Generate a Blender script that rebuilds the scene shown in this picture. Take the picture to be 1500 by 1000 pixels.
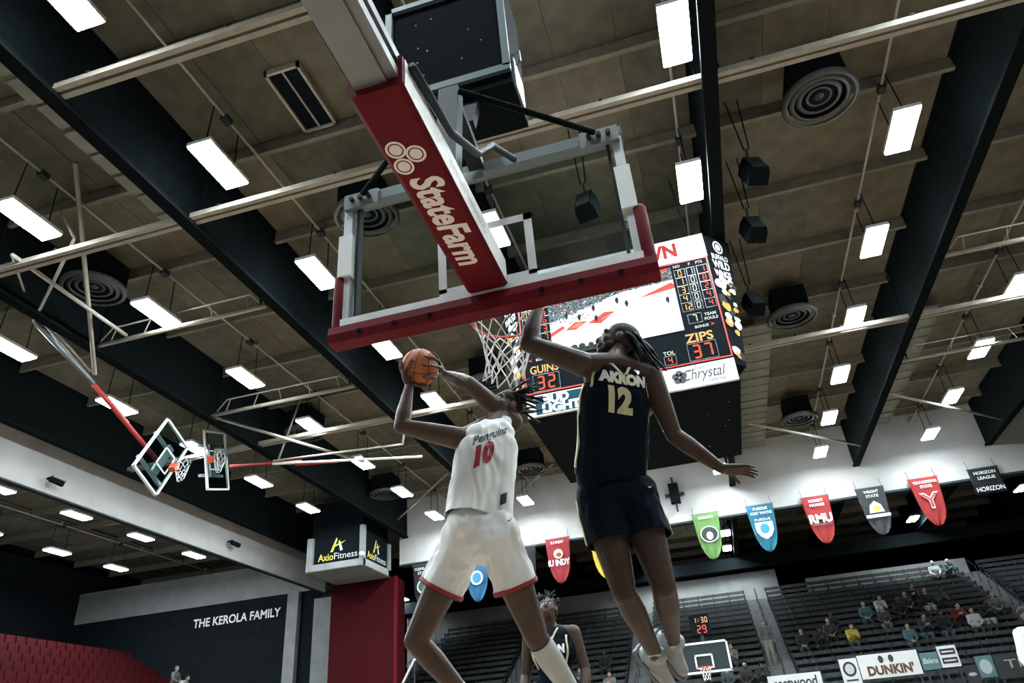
import bpy, bmesh, math, random
from mathutils import Vector, Matrix, noise
from mathutils.bvhtree import BVHTree
V = Vector
rnd = random.Random(7)
for o in list(bpy.data.objects): bpy.data.objects.remove(o)
S = bpy.context.scene
COL = S.collection
PI = math.pi

# ------------------------------------------------------------------ camera, world, exposure
CAM = V((0, 0, 0.6))
CR = V((0.95865706, 0.27404292, -0.07666241)); CU = V((0.2024991, -0.46769418, 0.86038146)); CF = V((-0.19992689, 0.84033483, 0.50385177))
CR.normalize(); CF = (CF - CR*CF.dot(CR)).normalized(); CU = CR.cross(CF)
cd = bpy.data.cameras.new('camera'); cam = bpy.data.objects.new('camera', cd); COL.objects.link(cam)
cd.sensor_width = 36; cd.lens = 36*1055.3/1500; cd.clip_end = 200; cd.clip_start = .05
cam.matrix_world = Matrix(((CR.x, CU.x, -CF.x, CAM.x), (CR.y, CU.y, -CF.y, CAM.y), (CR.z, CU.z, -CF.z, CAM.z), (0, 0, 0, 1)))
S.camera = cam
wd = bpy.data.worlds.new('world'); S.world = wd; wd.use_nodes = True
wd.node_tree.nodes['Background'].inputs[0].default_value = (0, 0, 0, 1)
wd.node_tree.nodes['Background'].inputs[1].default_value = 0.0     # closed hall: only its lamps and screens give light
S.view_settings.view_transform = 'Standard'; S.view_settings.look = 'None'
S.view_settings.exposure = -0.35; S.view_settings.gamma = 1.0; S.view_settings.use_curve_mapping = False
LAMP = 200.0

def seen(p, mx=60):
    q = V(p) - CAM; w = q.dot(CF)
    if w < .3: return None
    x = 750 + 1055.3*q.dot(CR)/w; y = 500 - 1055.3*q.dot(CU)/w
    return w if (-mx < x < 1500+mx and -mx < y < 1000+mx) else None

# ------------------------------------------------------------------ materials
MATS = {}
def mat(name, col, rough=.6, metal=0, var=0, vscale=6, bump=0, bscale=40, emit=0, spec=.4, alpha=None, trans=0, attr=False):
    if name in MATS: return MATS[name]
    m = bpy.data.materials.new(name); m.use_nodes = True; MATS[name] = m
    nt = m.node_tree; b = nt.nodes['Principled BSDF']
    c = (*col, 1)
    b.inputs['Base Color'].default_value = c; b.inputs['Roughness'].default_value = rough; b.inputs['Metallic'].default_value = metal
    b.inputs['Specular IOR Level'].default_value = spec
    if trans: b.inputs['Transmission Weight'].default_value = trans
    if alpha is not None: b.inputs['Alpha'].default_value = alpha
    if attr:
        a = nt.nodes.new('ShaderNodeVertexColor'); a.layer_name = 'Col'
        if emit < 1: nt.links.new(a.outputs[0], b.inputs['Base Color'])
        else: b.inputs['Base Color'].default_value = (.01, .01, .01, 1); b.inputs['Specular IOR Level'].default_value = .05
        if emit: nt.links.new(a.outputs[0], b.inputs['Emission Color']); b.inputs['Emission Strength'].default_value = emit
    elif emit:
        b.inputs['Emission Color'].default_value = c; b.inputs['Emission Strength'].default_value = emit
    if var or bump:
        tc = nt.nodes.new('ShaderNodeTexCoord')
    if var:
        n = nt.nodes.new('ShaderNodeTexNoise'); n.inputs['Scale'].default_value = vscale; n.inputs['Detail'].default_value = 6
        r = nt.nodes.new('ShaderNodeMapRange'); r.inputs[1].default_value = .3; r.inputs[2].default_value = .7; r.inputs[3].default_value = 1-var; r.inputs[4].default_value = 1+var
        x = nt.nodes.new('ShaderNodeMixRGB'); x.blend_type = 'MULTIPLY'; x.inputs[0].default_value = 1; x.inputs[1].default_value = c
        nt.links.new(tc.outputs['Object'], n.inputs['Vector']); nt.links.new(n.outputs[0], r.inputs[0]); nt.links.new(r.outputs[0], x.inputs[2]); nt.links.new(x.outputs[0], b.inputs['Base Color'])
    if bump:
        n2 = nt.nodes.new('ShaderNodeTexNoise'); n2.inputs['Scale'].default_value = bscale; n2.inputs['Detail'].default_value = 4
        bp = nt.nodes.new('ShaderNodeBump'); bp.inputs['Strength'].default_value = bump; bp.inputs['Distance'].default_value = .02
        nt.links.new(tc.outputs['Object'], n2.inputs['Vector']); nt.links.new(n2.outputs[0], bp.inputs['Height']); nt.links.new(bp.outputs[0], b.inputs['Normal'])
    return m
M_lamp = mat('lamp_diffuser', (.86, .96, 1), emit=LAMP)
M_white = mat('white_paint', (.75, .77, .77), .5)
M_cream = mat('cream_paint', (.36, .335, .28), .6, var=.1, spec=.2)
M_black = mat('black_paint', (.006, .009, .011), .8, spec=.02)
M_dark = mat('dark_steel', (.028, .036, .040), .55, spec=.2)
M_steel = mat('grey_steel', (.20, .21, .215), .45, .6, var=.08)
M_alu = mat('pale_aluminium', (.62, .66, .67), .4, .5, var=.06)
M_plank = mat('roof_plank', (.135, .12, .08), .9, var=.22, vscale=2.2, bump=.5, bscale=60)
M_plank2 = mat('roof_plank_grey', (.10, .095, .068), .9, var=.25, vscale=2.5, bump=.5, bscale=60)
M_purlin = mat('purlin_paint', (.16, .145, .105), .7, var=.15)
M_beam = mat('black_girder', (.006, .009, .010), .8, var=.2, spec=.03)
M_conc = mat('concrete', (.42, .42, .41), .85, var=.10, vscale=1.2, bump=.25, bscale=25)
M_conc2 = mat('grey_wall_paint', (.24, .25, .25), .85, var=.12, vscale=1.5, bump=.2)
M_dwall = mat('dark_wall_paint', (.009, .012, .014), .8, var=.2, spec=.03)
M_wood = mat('maple_floor', (.24, .18, .125), .45, var=.1, vscale=3)
M_floor = mat('grey_floor', (.09, .09, .09), .8)
M_red = mat('red_pad', (.115, .005, .011), .6, spec=.12, var=.06, bump=.08, bscale=200)
M_redp = mat('red_paint', (.33, .025, .02), .4)
M_orange = mat('orange_rim', (.55, .07, .02), .4)
M_net = mat('net_cord', (.8, .82, .82), .8)
M_glass = mat('board_glass', (.74, .82, .81), .04, trans=1.0, spec=.5)
MATS['board_glass'].node_tree.nodes['Principled BSDF'].inputs['IOR'].default_value = 1.03
M_col = mat('printed_colours', (1, 1, 1), .7, attr=True)
M_led = mat('led_print', (1, 1, 1), .6, attr=True, emit=1.3)
M_letter = mat('white_letter', (.85, .86, .86), .6)

# ------------------------------------------------------------------ mesh helpers
OFF = {}
class MB:
    def __init__(s): s.v = []; s.f = []; s.c = []; s.cur = (1, 1, 1); s.pid = 0; s.pc = []
    def add(s, vs, fs):
        n = len(s.v); s.v += [V(p) for p in vs]; s.f += [tuple(i+n for i in f) for f in fs]; s.c += [s.cur]*len(fs); s.pc += [s.pid]*len(fs)
    def box(s, c, d, R=None):
        c = V(c); h = V(d)*.5; vs = []
        for z in (-1, 1):
            for y in (-1, 1):
                for x in (-1, 1):
                    p = V((x*h.x, y*h.y, z*h.z)); vs.append(c + (R @ p if R else p))
        s.add(vs, [(0, 2, 3, 1), (4, 5, 7, 6), (0, 1, 5, 4), (2, 6, 7, 3), (0, 4, 6, 2), (1, 3, 7, 5)]); return s
    def b2(s, lo, hi): return s.box([(a+b)/2 for a, b in zip(lo, hi)], [b-a for a, b in zip(lo, hi)])
    def bar(s, p, q, w, h=None, up=(0, 0, 1)):
        p = V(p); q = V(q); d = (q-p); L = d.length; d.normalize(); u = V(up)
        if abs(d.dot(u)) > .98: u = V((0, 1, 0))
        r = d.cross(u).normalized(); u = r.cross(d)
        R = Matrix((r, d, u)).transposed()
        return s.box((p+q)/2, (w, L, h or w), R)
    def ring(s, c, d, r, n, u=None, e=1):
        d = V(d).normalized(); a = V(u) if u else (V((0, 0, 1)) if abs(d.z) < .9 else V((1, 0, 0)))
        x = d.cross(a).normalized(); y = x.cross(d)
        return [V(c) + x*(math.cos(2*PI*i/n)*r) + y*(math.sin(2*PI*i/n)*r*e) for i in range(n)]
    def loft(s, rings, caps=True):
        n = len(rings[0]); b = len(s.v); vs = [p for r in rings for p in r]; fs = []
        for k in range(len(rings)-1):
            for i in range(n): fs.append((k*n+i, k*n+(i+1) % n, (k+1)*n+(i+1) % n, (k+1)*n+i))
        if caps: fs.append(tuple(range(n))[::-1]); fs.append(tuple(range((len(rings)-1)*n, len(rings)*n)))
        s.add(vs, fs); return s
    def tube(s, pts, r, n=8, caps=True, close=False):
        pts = [V(p) for p in pts]; N = len(pts); rings = []
        rr = r if isinstance(r, (list, tuple)) else [r]*N
        for i in range(N):
            a = pts[i-1] if (i > 0 or close) else pts[i]; b = pts[(i+1) % N] if (i < N-1 or close) else pts[i]
            rings.append(s.ring(pts[i], b-a, rr[i], n))
        if close: rings.append(rings[0]); caps = False
        return s.loft(rings, caps)
    def caps(s, p, q, r0, r1, n=14):
        p = V(p); q = V(q); d = q-p; L = d.length
        if L < 1e-5: d = V((0, 0, 1)); L = 1e-5
        d = d/L; rings = []
        for k in range(1, 5): t = -PI/2 + PI/2*k/4; rings.append(s.ring(p + d*(math.sin(t)*r0), d, max(math.cos(t)*r0, 1e-4), n))
        for k in range(0, 4): t = PI/2*k/4; rings.append(s.ring(q + d*(math.sin(t)*r1), d, math.cos(t)*r1, n))
        rings.insert(0, s.ring(p - d*r0, d, 1e-4, n)); rings.append(s.ring(q + d*r1, d, 1e-4, n))
        return s.loft(rings)
    def ell(s, c, r, R=None, n=16, m=10):
        rings = []; c = V(c)
        for k in range(m+1):
            t = -PI/2 + PI*k/m; cr = max(math.cos(t), 1e-3); ring = []
            for i in range(n):
                p = V((math.cos(2*PI*i/n)*cr*r[0], math.sin(2*PI*i/n)*cr*r[1], math.sin(t)*r[2])); ring.append(c + (R @ p if R else p))
            rings.append(ring)
        return s.loft(rings)
    def prism(s, poly, o, ex, ey, ez, t):   # poly in (ex,ey) plane at o, thickness t along ez
        s.pid += 1
        o = V(o); ex = V(ex); ey = V(ey); ez = V(ez); n = len(poly)
        a = [o + ex*p[0] + ey*p[1] for p in poly]; b = [p + ez*t for p in a]
        s.add(a+b, [tuple(range(n))[::-1], tuple(range(n, 2*n))] + [(i, (i+1) % n, n+(i+1) % n, n+i) for i in range(n)]); return s
    def mesh(s, name, smooth=False, off=V((0, 0, 0)), color=False):
        me = bpy.data.meshes.new(name); me.from_pydata([p-off for p in s.v], [], s.f); me.update()
        if color:
            ca = me.color_attributes.new('Col', 'FLOAT_COLOR', 'CORNER')
            for poly in me.polygons:
                for li in poly.loop_indices: ca.data[li].color = (*s.c[poly.index], 1)
        bm = bmesh.new(); bm.from_mesh(me); bmesh.ops.recalc_face_normals(bm, faces=bm.faces); bm.to_mesh(me); bm.free()
        if smooth:
            for p in me.polygons: p.use_smooth = True
        return me
def link(name, me, m, parent=None):
    o = bpy.data.objects.new(name, me); COL.objects.link(o)
    if me is not None and m is not None:
        if not me.materials: me.materials.append(m)
    if parent is not None: o.parent = parent; OFF[o.name] = OFF.get(parent.name, V((0, 0, 0)))
    else: OFF[o.name] = V((0, 0, 0))
    return o
def part(name, mb, m, parent=None, smooth=False, color=False):
    off = OFF.get(parent.name, V((0, 0, 0))) if parent is not None else V((0, 0, 0))
    return link(name, mb.mesh(name, smooth, off, color), m, parent)
def pieces(name, mb, m, parent):
    for k in sorted(set(mb.pc)):
        q = MB(); idx = {}
        for f, c, p in zip(mb.f, mb.c, mb.pc):
            if p != k: continue
            for i in f:
                if i not in idx: idx[i] = len(q.v); q.v.append(mb.v[i])
            q.f.append(tuple(idx[i] for i in f)); q.c.append(c)
        part(name, q, m, parent, color=True)
def thing(name, loc, label, cat, group=None):
    o = bpy.data.objects.new(name, None); COL.objects.link(o); o.location = loc; OFF[o.name] = V(loc)
    o.empty_display_size = .1
    return tag(o, label, cat, group)
def tag(o, label, cat=None, group=None):
    o['label'] = label
    if cat: o['category'] = cat
    if group: o['group'] = group
    return o
def struct(o): o['kind'] = 'structure'; return o
def copy_tree(o, loc=None, parent=None):
    c = o.copy(); COL.objects.link(c); c.parent = parent
    if loc is not None: c.location = loc
    for ch in list(o.children): copy_tree(ch, None, c)
    return c
_tc = {}
def text_geo(txt, size, bold=0, shear=0, spacing=1.0, align='CENTER'):
    cu = bpy.data.curves.new('t', 'FONT'); cu.body = txt; cu.size = size; cu.offset = bold; cu.shear = shear; cu.space_character = spacing
    cu.align_x = align; cu.align_y = 'CENTER'; cu.resolution_u = 3; cu.fill_mode = 'FRONT'
    ob = bpy.data.objects.new('t', cu); COL.objects.link(ob); bpy.context.view_layer.update()
    me = bpy.data.meshes.new_from_object(ob.evaluated_get(bpy.context.evaluated_depsgraph_get()))
    vs = [v.co.copy() for v in me.vertices]; fs = [tuple(p.vertices) for p in me.polygons]
    bpy.data.objects.remove(ob); bpy.data.curves.remove(cu); bpy.data.meshes.remove(me)
    return vs, fs
def text(mb, txt, size, o, ex, ey, lift=None, width=None, **k):
    mb.pid += 1; vs, fs = text_geo(txt, size, **k); o = V(o); ex = V(ex); ey = V(ey)
    if width:
        xs = [v.x for v in vs]; sc = width/(max(xs)-min(xs)); mid = (max(xs)+min(xs))/2
        for v in vs: v.x = (v.x-mid)*sc
    mb.add([o + ex*v.x + ey*v.y for v in vs], fs)
SEG = {'0': 'abcdef', '1': 'bc', '2': 'abged', '3': 'abgcd', '4': 'fgbc', '5': 'afgcd', '6': 'afgedc', '7': 'abc', '8': 'abcdefg', '9': 'abcdfg'}
def seg7(mb, txt, o, ex, ey, h, sp=None):
    mb.pid += 1; w = h*.52; t = h*.13; o = V(o); ex = V(ex); ey = V(ey); sp = sp or h*.72; x0 = -(len(txt)-1)*sp/2
    for i, ch in enumerate(txt):
        c = o + ex*(x0+i*sp)
        def q(cx, cy, a, b): mb.add([c+ex*(cx-a)+ey*(cy-b), c+ex*(cx+a)+ey*(cy-b), c+ex*(cx+a)+ey*(cy+b), c+ex*(cx-a)+ey*(cy+b)], [(0, 1, 2, 3)])
        if ch == ':': q(0, h*.18, t*.5, t*.5); q(0, -h*.18, t*.5, t*.5); continue
        for sgm in SEG[ch]:
            if sgm in 'agd': q(0, {'a': 1, 'g': 0, 'd': -1}[sgm]*(h-t)/2, w/2-t*.6, t/2)
            else: q((-1 if sgm in 'fe' else 1)*(w-t)/2, (1 if sgm in 'fb' else -1)*(h-t)/4, t/2, h/4-t*.45)

def ORD(n): return '%d%s' % (n, 'th' if 10 < n % 100 < 14 else {1: 'st', 2: 'nd', 3: 'rd'}.get(n % 10, 'th'))
# ------------------------------------------------------------------ the hall: structure
ZC = 11.6
fl = part('floor', MB().b2((-34, -8, -.2), (26, 54, 0)), M_floor); struct(fl); tag(fl, 'grey concrete floor around the court')
fc = part('floor_court', MB().b2((-11.5, -1, 0.0), (9.7, 33, .02)), M_wood); struct(fc); tag(fc, 'maple hardwood basketball court')
ce = part('ceiling', MB().b2((-34, -8, ZC+.08), (26, 54, ZC+.3)), M_dwall); struct(ce); tag(ce, 'hall roof of olive planks between black girders')
BX = [-8.135+4.86*k for k in range(-5, 7)]
PY = [3.87+2.5*j for j in range(-3, 20)]
# planks: the nearest 300 in view are parts, the rest one part
plk = []
for i in range(len(BX)-1):
    for j in range(len(PY)-1):
        for k in range(4):
            x = BX[i]+.125+(k+.5)*(4.86-.25)/4; y = (PY[j]+PY[j+1])/2
            w = max([seen((x+dx, y+dy, ZC), 0) or 0 for dx in (-.5, 0, .5) for dy in (-1.1, 0, 1.1)])
            plk.append((w if w else 1e3+abs(x)+y, x, y, rnd.uniform(-.008, .012)))
plk.sort()
def plank_mb(mb, x, y, dz): return mb.b2((x-.56, y-1.19, ZC+dz), (x+.56, y+1.19, ZC+dz+.06))
pm = [MB().b2((-.572, -1.2, 0), (.572, 1.2, .06)).mesh('plank') for _ in range(2)]
pm[0].materials.append(M_plank); pm[1].materials.append(M_plank2)
for n, (w, x, y, dz) in enumerate(plk[:300]):
    o = bpy.data.objects.new('plank', pm[rnd.random() < .45]); COL.objects.link(o); o.parent = ce; o.location = (x, y, ZC+dz-.02)
mb = MB()
for w, x, y, dz in plk[300:]: plank_mb(mb, x, y, dz)
o = part('far_planks', mb, M_plank, ce); o['kind'] = 'stuff'
for x in BX:
    if x < -18.6: continue
    m = MB(); m.b2((x-.07, -8, 9.85), (x+.07, 53.5, ZC)); m.b2((x-.125, -8, 9.78), (x+.125, 53.5, 9.86)); part('roof_girder', m, M_beam, ce)
pu = MB(); pu.b2((-2.36, -.03, .06), (2.36, .03, .30)); pu.b2((-2.36, -.05, .0), (2.36, .05, .045)); pme = pu.mesh('purlin'); pme.materials.append(M_purlin)
for y in PY:
    for i in range(len(BX)-1):
        if any(seen((BX[i]+dx, y, 11.3), 40) for dx in (0, 1.2, 2.4, 3.6, 4.86)):
            o = bpy.data.objects.new('purlin', pme); COL.objects.link(o); o.parent = ce; o.location = ((BX[i]+BX[i+1])/2, y, 11.3)
# walls
def wall(name, lo, hi, m, label):
    o = part(name, MB().b2(lo, hi), m); struct(o); tag(o, label); return o
wl = wall('wall_left', (-18.76, -8, 8.62), (-18.6, 33.4, ZC), M_conc, 'long pale concrete wall band above the side stand')
part('bottom_edge', MB().b2((-18.78, -8, 8.58), (-18.58, 33.4, 8.63)), M_dark, wl)
we = wall('wall_end', (-13.3, 30.4, 8.62), (26, 30.7, ZC), M_conc, 'pale concrete wall band behind the row of pennants')
part('bottom_edge', MB().b2((-13.3, 30.36, 8.55), (26, 30.74, 8.63)), M_dark, we)
wall('wall_back', (-34, 53.5, 0), (26, 54, ZC), M_dwall, 'dark back wall far behind the end stand')
wall('wall_right', (25.5, -8, 0), (26, 54, ZC), M_dwall, 'dark wall of the other side')
wall('wall_outer_left', (-34, -8, 0), (-33.5, 54, ZC), M_dwall, 'dark outer wall behind the side stand')
wall('wall_near', (-34, -8.4, 0), (26, -8, ZC), M_conc2, 'wall behind the near baseline')
wk = wall('wall_corner', (-33.5, 33.4, 0), (-18.95, 33.7, 10.42), M_dwall, 'black wall at the end of the side stand')
part('grey_band', MB().b2((-33.5, 33.3, 8.82), (-18.95, 33.4, 10.42)), M_conc2, wk)
part('corner_pillar', MB().b2((-20.5, 33.1, 0), (-19.9, 33.4, 8.82)), M_conc2, wk)
part('corner_return', MB().b2((-18.95, 33.0, 0), (-16.6, 33.3, 8.3)), M_conc2, wk)
mb = MB(); text(mb, 'THE KEROLA FAMILY', .58, (-23.48, 33.34, 7.98), (1, 0, 0), (0, 0, 1), width=5.0, bold=.012)
lt = part('wall_lettering', mb, M_letter); tag(lt, 'THE KEROLA FAMILY in raised white letters on the black wall', 'lettering')
# grey wall and beam behind the end stand
M_sb = M_conc2
wb = wall('wall_stand_back', (-19, 44.6, 0), (3.5, 44.9, 9.0), M_sb, 'grey wall behind the top of the end stand')
wall('wall_stand_back_right', (5.0, 44.6, 0), (13.2, 44.9, 8.25), M_sb, 'grey wall patch above the crowded stand section')
wall('trim_1', (-19, 43.8, 9.1), (25, 44.4, 9.75), M_beam, 'black beam crossing above the end stand')

# ------------------------------------------------------------------ ceiling lamps
def make_lamp():
    t = thing('ceiling_lamp', (0, 0, 0), 'x', 'lamp', 'hanging lamp panels under the roof')
    m = MB(); m.b2((-.23, -.56, .015), (.23, .56, .09)); m.b2((-.15, -.5, .09), (.15, .5, .13)); part('housing', m, M_white, t)
    m = MB(); m.b2((-.215, -.545, -.02), (.215, .545, .014)); d = part('diffuser', m, M_lamp, t)
    for y in (-.4, .4):
        part('cable', MB().tube([(0, y, .12), (.0, y*.9, 1.12)], .012, 5), M_black, t)
    part('junction_box', MB().b2((-.07, -.09, 1.08), (.07, .09, 1.2)), M_dark, t)
    return t
LX = [-27.0, -22.75, -14.93, -10.88, -6.83, -2.87, 1.14, 4.99, 8.92]
lamp0 = make_lamp(); used = False; n_off = 0
EXTRA = [(10.7, 41.8), (-18.9, 43.6), (-18.2, 40.3), (15.0, 38.7)]
names = {-27.0: 'in the outer row over the side stand', -22.75: 'in the inner row over the side stand', -14.93: 'in the row along the left wall', -10.88: 'in the row over the folded baskets',
         -6.83: 'in the row by the wide girder', -2.87: 'in the row above the near backboard', 1.14: 'in the row above the scoreboard', 4.99: 'in the row past the speakers', 8.92: 'in the second row past the speakers', 12.9: 'in the third row past the speakers', 16.9: 'in the outermost row'}
for x in LX:
    for k in range(-2, 11):
        y = 7.76+3.47*k
        if y > 30 and not (x in (1.14, -2.87) and k in (9, 10)): continue
        if x < -18 and (k < 2 or k > 6): continue
        if (x, k) in ((-14.93, 6), (1.14, 2)): continue        # sign box and scoreboard stand there
        o = lamp0 if not used else copy_tree(lamp0)
        used = True
        o.location = (x, y, 10.0)
        if not any(seen((x+a, y+b, 10.0), 0) for a in (-.23, 0, .23) for b in (-.56, 0, .56)):     # the grid goes on past the frame
            n_off += 1; o.name = 'ceiling_lamp_%d_offscreen' % n_off
            for c in o.children:
                if c.name.startswith('diffuser'): c.name = 'diffuser_%d_offscreen' % n_off
        tag(o, ('white lamp panel, %s from the pennant wall, ' % ORD(7-k) if y < 30 else 'white lamp panel beyond the pennant wall, %s ' % ('farther' if k == 10 else 'closer')) + names[x], 'lamp', 'lamp panels ' + names[x])
for (x, y), s_ in zip(EXTRA, ('right of the last pennants', 'farther one left of the white-clad player', 'closer one left of the white-clad player', 'at the far side')):
    o = copy_tree(lamp0); o.location = (x, y, 10.0); tag(o, 'white lamp panel over the end stand, ' + s_, 'lamp', 'lamp panels over the end stand')
# conduits over the lamp rows
for x in LX:
    if not any(seen((x, y, 11.15), 0) for y in range(2, 40, 2)): continue
    m = MB(); m.tube([(x, -7, 11.17), (x, 53, 11.17)], .028, 6)
    for y in range(5, 50, 5): m.b2((x-.05, y-.03, 11.14), (x+.05, y+.03, 11.3))
    tag(part('conduit', m, M_cream, None, True), 'thin cream conduit feeding the lamps ' + names[x], 'conduit')

# ------------------------------------------------------------------ ceiling rails and trusses
def rail(x0, x1, y, z, label):
    t = thing('ceiling_rail', (x0, y, z), label, 'rail', 'cream rails across the roof bays')
    for d in (-.07, .07): part('channel', MB().b2((x0, y+d-.045, z), (x1, y+d+.045, z+.11)), M_cream, t)
    for i in range(int((x1-x0)/1.2)): part('clip', MB().b2((x0+.6+i*1.2-.03, y-.12, z+.1), (x0+.6+i*1.2+.03, y+.12, z+.15)), M_dark, t)
    for x in (x0+.1, x1-.1): part('hanger', MB().b2((x-.015, y-.015, z+.1), (x+.015, y+.015, 11.32)), M_black, t)
BAY = {3: 'along the pale left wall', 4: 'over the folded baskets', 5: 'left of the near backboard', 6: 'over the near basket', 7: 'right of the scoreboard', 8: 'past the last wide girder'}
for i in BAY:
    x0, x1 = BX[i]+.1, BX[i+1]-.1
    for y, s_ in ((5.55, 'first'), (8.72, 'second'), (18.55, 'third')):
        if s_ == 'first' and i != 5: continue
        if any(seen((x, y, 9.9), 0) for x in (x0, (x0+x1)/2, x1)):
            rail(x0, x1, y, 9.87, 'cream double rail, %s from the near baseline, in the bay %s' % (s_, BAY[i]))
# slatted acoustic panels beside three girders
apm = MB().b2((-.74, -.27, 0), (.74, .27, .05)).mesh('acoustic_panel'); apm.materials.append(mat('acoustic_panel', (.17, .165, .13), .9, var=.2, vscale=3))
for xb, sg, ya, yb in ((BX[5], -1, 5.5, 10.2), (BX[4], -1, 9.5, 14), (BX[7], 1, 19.95, 30), (BX[8], 1, 21.0, 30)):
    y = ya
    while y < yb:
        if not any(abs(y-p) < .32 for p in ()):
            o = bpy.data.objects.new('acoustic_panel', apm); COL.objects.link(o); o.parent = ce; o.location = (xb+sg*.9, y, 11.2+rnd.uniform(-.02, .02))
        y += .62
def truss(x0, x1, y, z, label):
    t = thing('folding_truss', (x0, y, z), label, 'truss', 'trapezoid trusses that carry folding baskets')
    part('main_pipe', MB().tube([(x0, y, z), (x1, y, z)], .055, 8), M_cream, t, True)
    h = .42; a, b = x0+.45, x1-.45
    part('top_chord', MB().tube([(x0+.1, y, z+.04), (a, y, z+h), (b, y, z+h), (x1-.1, y, z+.04)], .022, 6), M_cream, t, True)
    n = 4
    for k in range(n+1):
        xx = a+(b-a)*k/n; part('web', MB().tube([(xx, y, z), (xx+.12*(1 if k < n/2 else -1), y, z+h)], .016, 5), M_cream, t, True)
    for xx in (x0+.15, x1-.15): part('hanger', MB().b2((xx-.02, y-.02, z), (xx+.02, y+.02, 11.32)), M_black, t)
truss(-13.0, -8.4, 11.75, 9.9, 'cream trapezoid truss above the diamond-tilted folded basket')
truss(-12.9, -8.4, 16.1, 9.9, 'cream trapezoid truss above the upright folded basket')
truss(6.6, 11.2, 15.75, 9.9, 'cream trapezoid truss past the last wide girder, closer one')
truss(6.65, 11.1, 21.2, 9.9, 'cream trapezoid truss past the last wide girder, farther one')
for p, q, s_ in (((-13.4, 29.6, 10.2), (-9.77, 27.3, 11.3), 'left of the white-clad player'), ((-7.7, 29.6, 10.54), (-5.44, 28.3, 11.3), 'behind the white-clad player'), ((2.25, 24.15, 9.95), (6.38, 28.1, 9.85), 'beside the scoreboard'), ((6.62, 23.64, 9.95), (11.04, 27.7, 9.85), 'right of the last wide girder')):
    tag(part('roof_brace', MB().tube([p, q], .045, 6), M_cream, None, True), 'slanting cream brace pipe under the roof ' + s_, 'brace')

# ------------------------------------------------------------------ round diffusers, vent, speakers
M_ring = mat('diffuser_grey', (.05, .053, .05), .6)
def diffuser(x, y, label, r=.68):
    t = thing('round_diffuser', (x, y, 10.5), label, 'air diffuser', 'round ceiling air diffusers')
    part('duct', MB().b2((x-.45, y-.45, 10.75), (x+.45, y+.45, 11.29)), M_beam, t)
    for k in range(5):
        a = r*(1-.2*k); m = MB(); pts = []
        prof = [(a, .10), (a, .04), (a-.07, 0), (a-.09, .02), (a-.03, .1)]
        rings = [[V((x+p[0]*math.cos(2*PI*i/28), y+p[0]*math.sin(2*PI*i/28), 10.5+p[1]+.035*k)) for i in range(28)] for p in prof]
        m.loft(rings+[rings[0]], False); part('cone_ring', m, M_ring, t, True)
    part('neck', MB().tube([(x, y, 10.62), (x, y, 10.8)], r*.8, 20), M_black, t, True)
    part('hub', MB().ell((x, y, 10.64), (.1, .1, .05)), M_dark, t, True)
for x, y, s in ((3.64, 10.48, 'right of the near backboard'), (-5.34, 10.5, 'seen through the near backboard'), (-12.1, 10.55, 'beside the diamond-tilted folded basket'), (-12.0, 19.65, 'beyond the upright folded basket'),
                (3.56, 18.45, 'right of the scoreboard'), (-5.32, 18.75, 'below the rim of the near basket'), (-6.0, 26.6, 'right of the white-clad player'), (-12.2, 26.5, 'above the corner sign box'), (4.2, 26.2, 'far right behind the scoreboard')):
    diffuser(x, y, 'round dark air diffuser of nested rings ' + s)
t = thing('roof_vent', (-5.5, 8.05, 11.45), 'black rectangular roof vent with pale frame', 'vent')
part('opening', MB().b2((-5.8, 7.38, 11.5), (-5.2, 8.75, 11.58)), M_black, t)
for lo, hi in (((-5.84, 7.34, 11.45), (-5.79, 8.79, 11.58)), ((-5.21, 7.34, 11.45), (-5.16, 8.79, 11.58)), ((-5.84, 7.34, 11.45), (-5.16, 7.39, 11.58)), ((-5.84, 8.74, 11.45), (-5.16, 8.79, 11.58)), ((-5.52, 7.38, 11.47), (-5.49, 8.75, 11.58))):
    part('frame', MB().b2(lo, hi), M_cream, t)
def speaker(x, y, z, rz, label):
    t = thing('hanging_speaker', (x, y, z), label, 'speaker', 'black speakers hung from the roof')
    R = Matrix.Rotation(rz, 3, 'Z') @ Matrix.Rotation(-.45, 3, 'X')
    m = MB(); m.prism([(-.15, -.19), (.15, -.19), (.19, -.06), (.19, .16), (-.19, .16), (-.19, -.06)], V((x, y, z))-R @ V((0, 0, .27)), R @ V((1, 0, 0)), R @ V((0, 1, 0)), R @ V((0, 0, 1)), .54); part('cabinet', m, M_black, t)
    m = MB(); m.box(V((x, y, z))+R @ V((0, -.193, 0)), (.27, .012, .48), R); part('grille', m, M_dark, t)
    part('bracket', MB().bar(V((x, y, z))+R @ V((0, 0, .25)), (x, y, z+.6), .04), M_dark, t)
    for d in (-.12, .12): part('cable', MB().tube([(x+d*.4, y, z+.58), (x+d, y, 11.63)], .014, 5), M_black, t)
speaker(2.27, 11.0, 9.7, .3, 'black hanging speaker, first of three between lamp and scoreboard')
speaker(2.25, 12.7, 9.62, .3, 'black hanging speaker, middle of three beside the scoreboard')
speaker(2.28, 15.7, 9.62, .3, 'black hanging speaker, closest to the scoreboard corner')
speaker(-.85, 10.6, 9.5, -.2, 'black hanging speaker seen through the near backboard')
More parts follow.
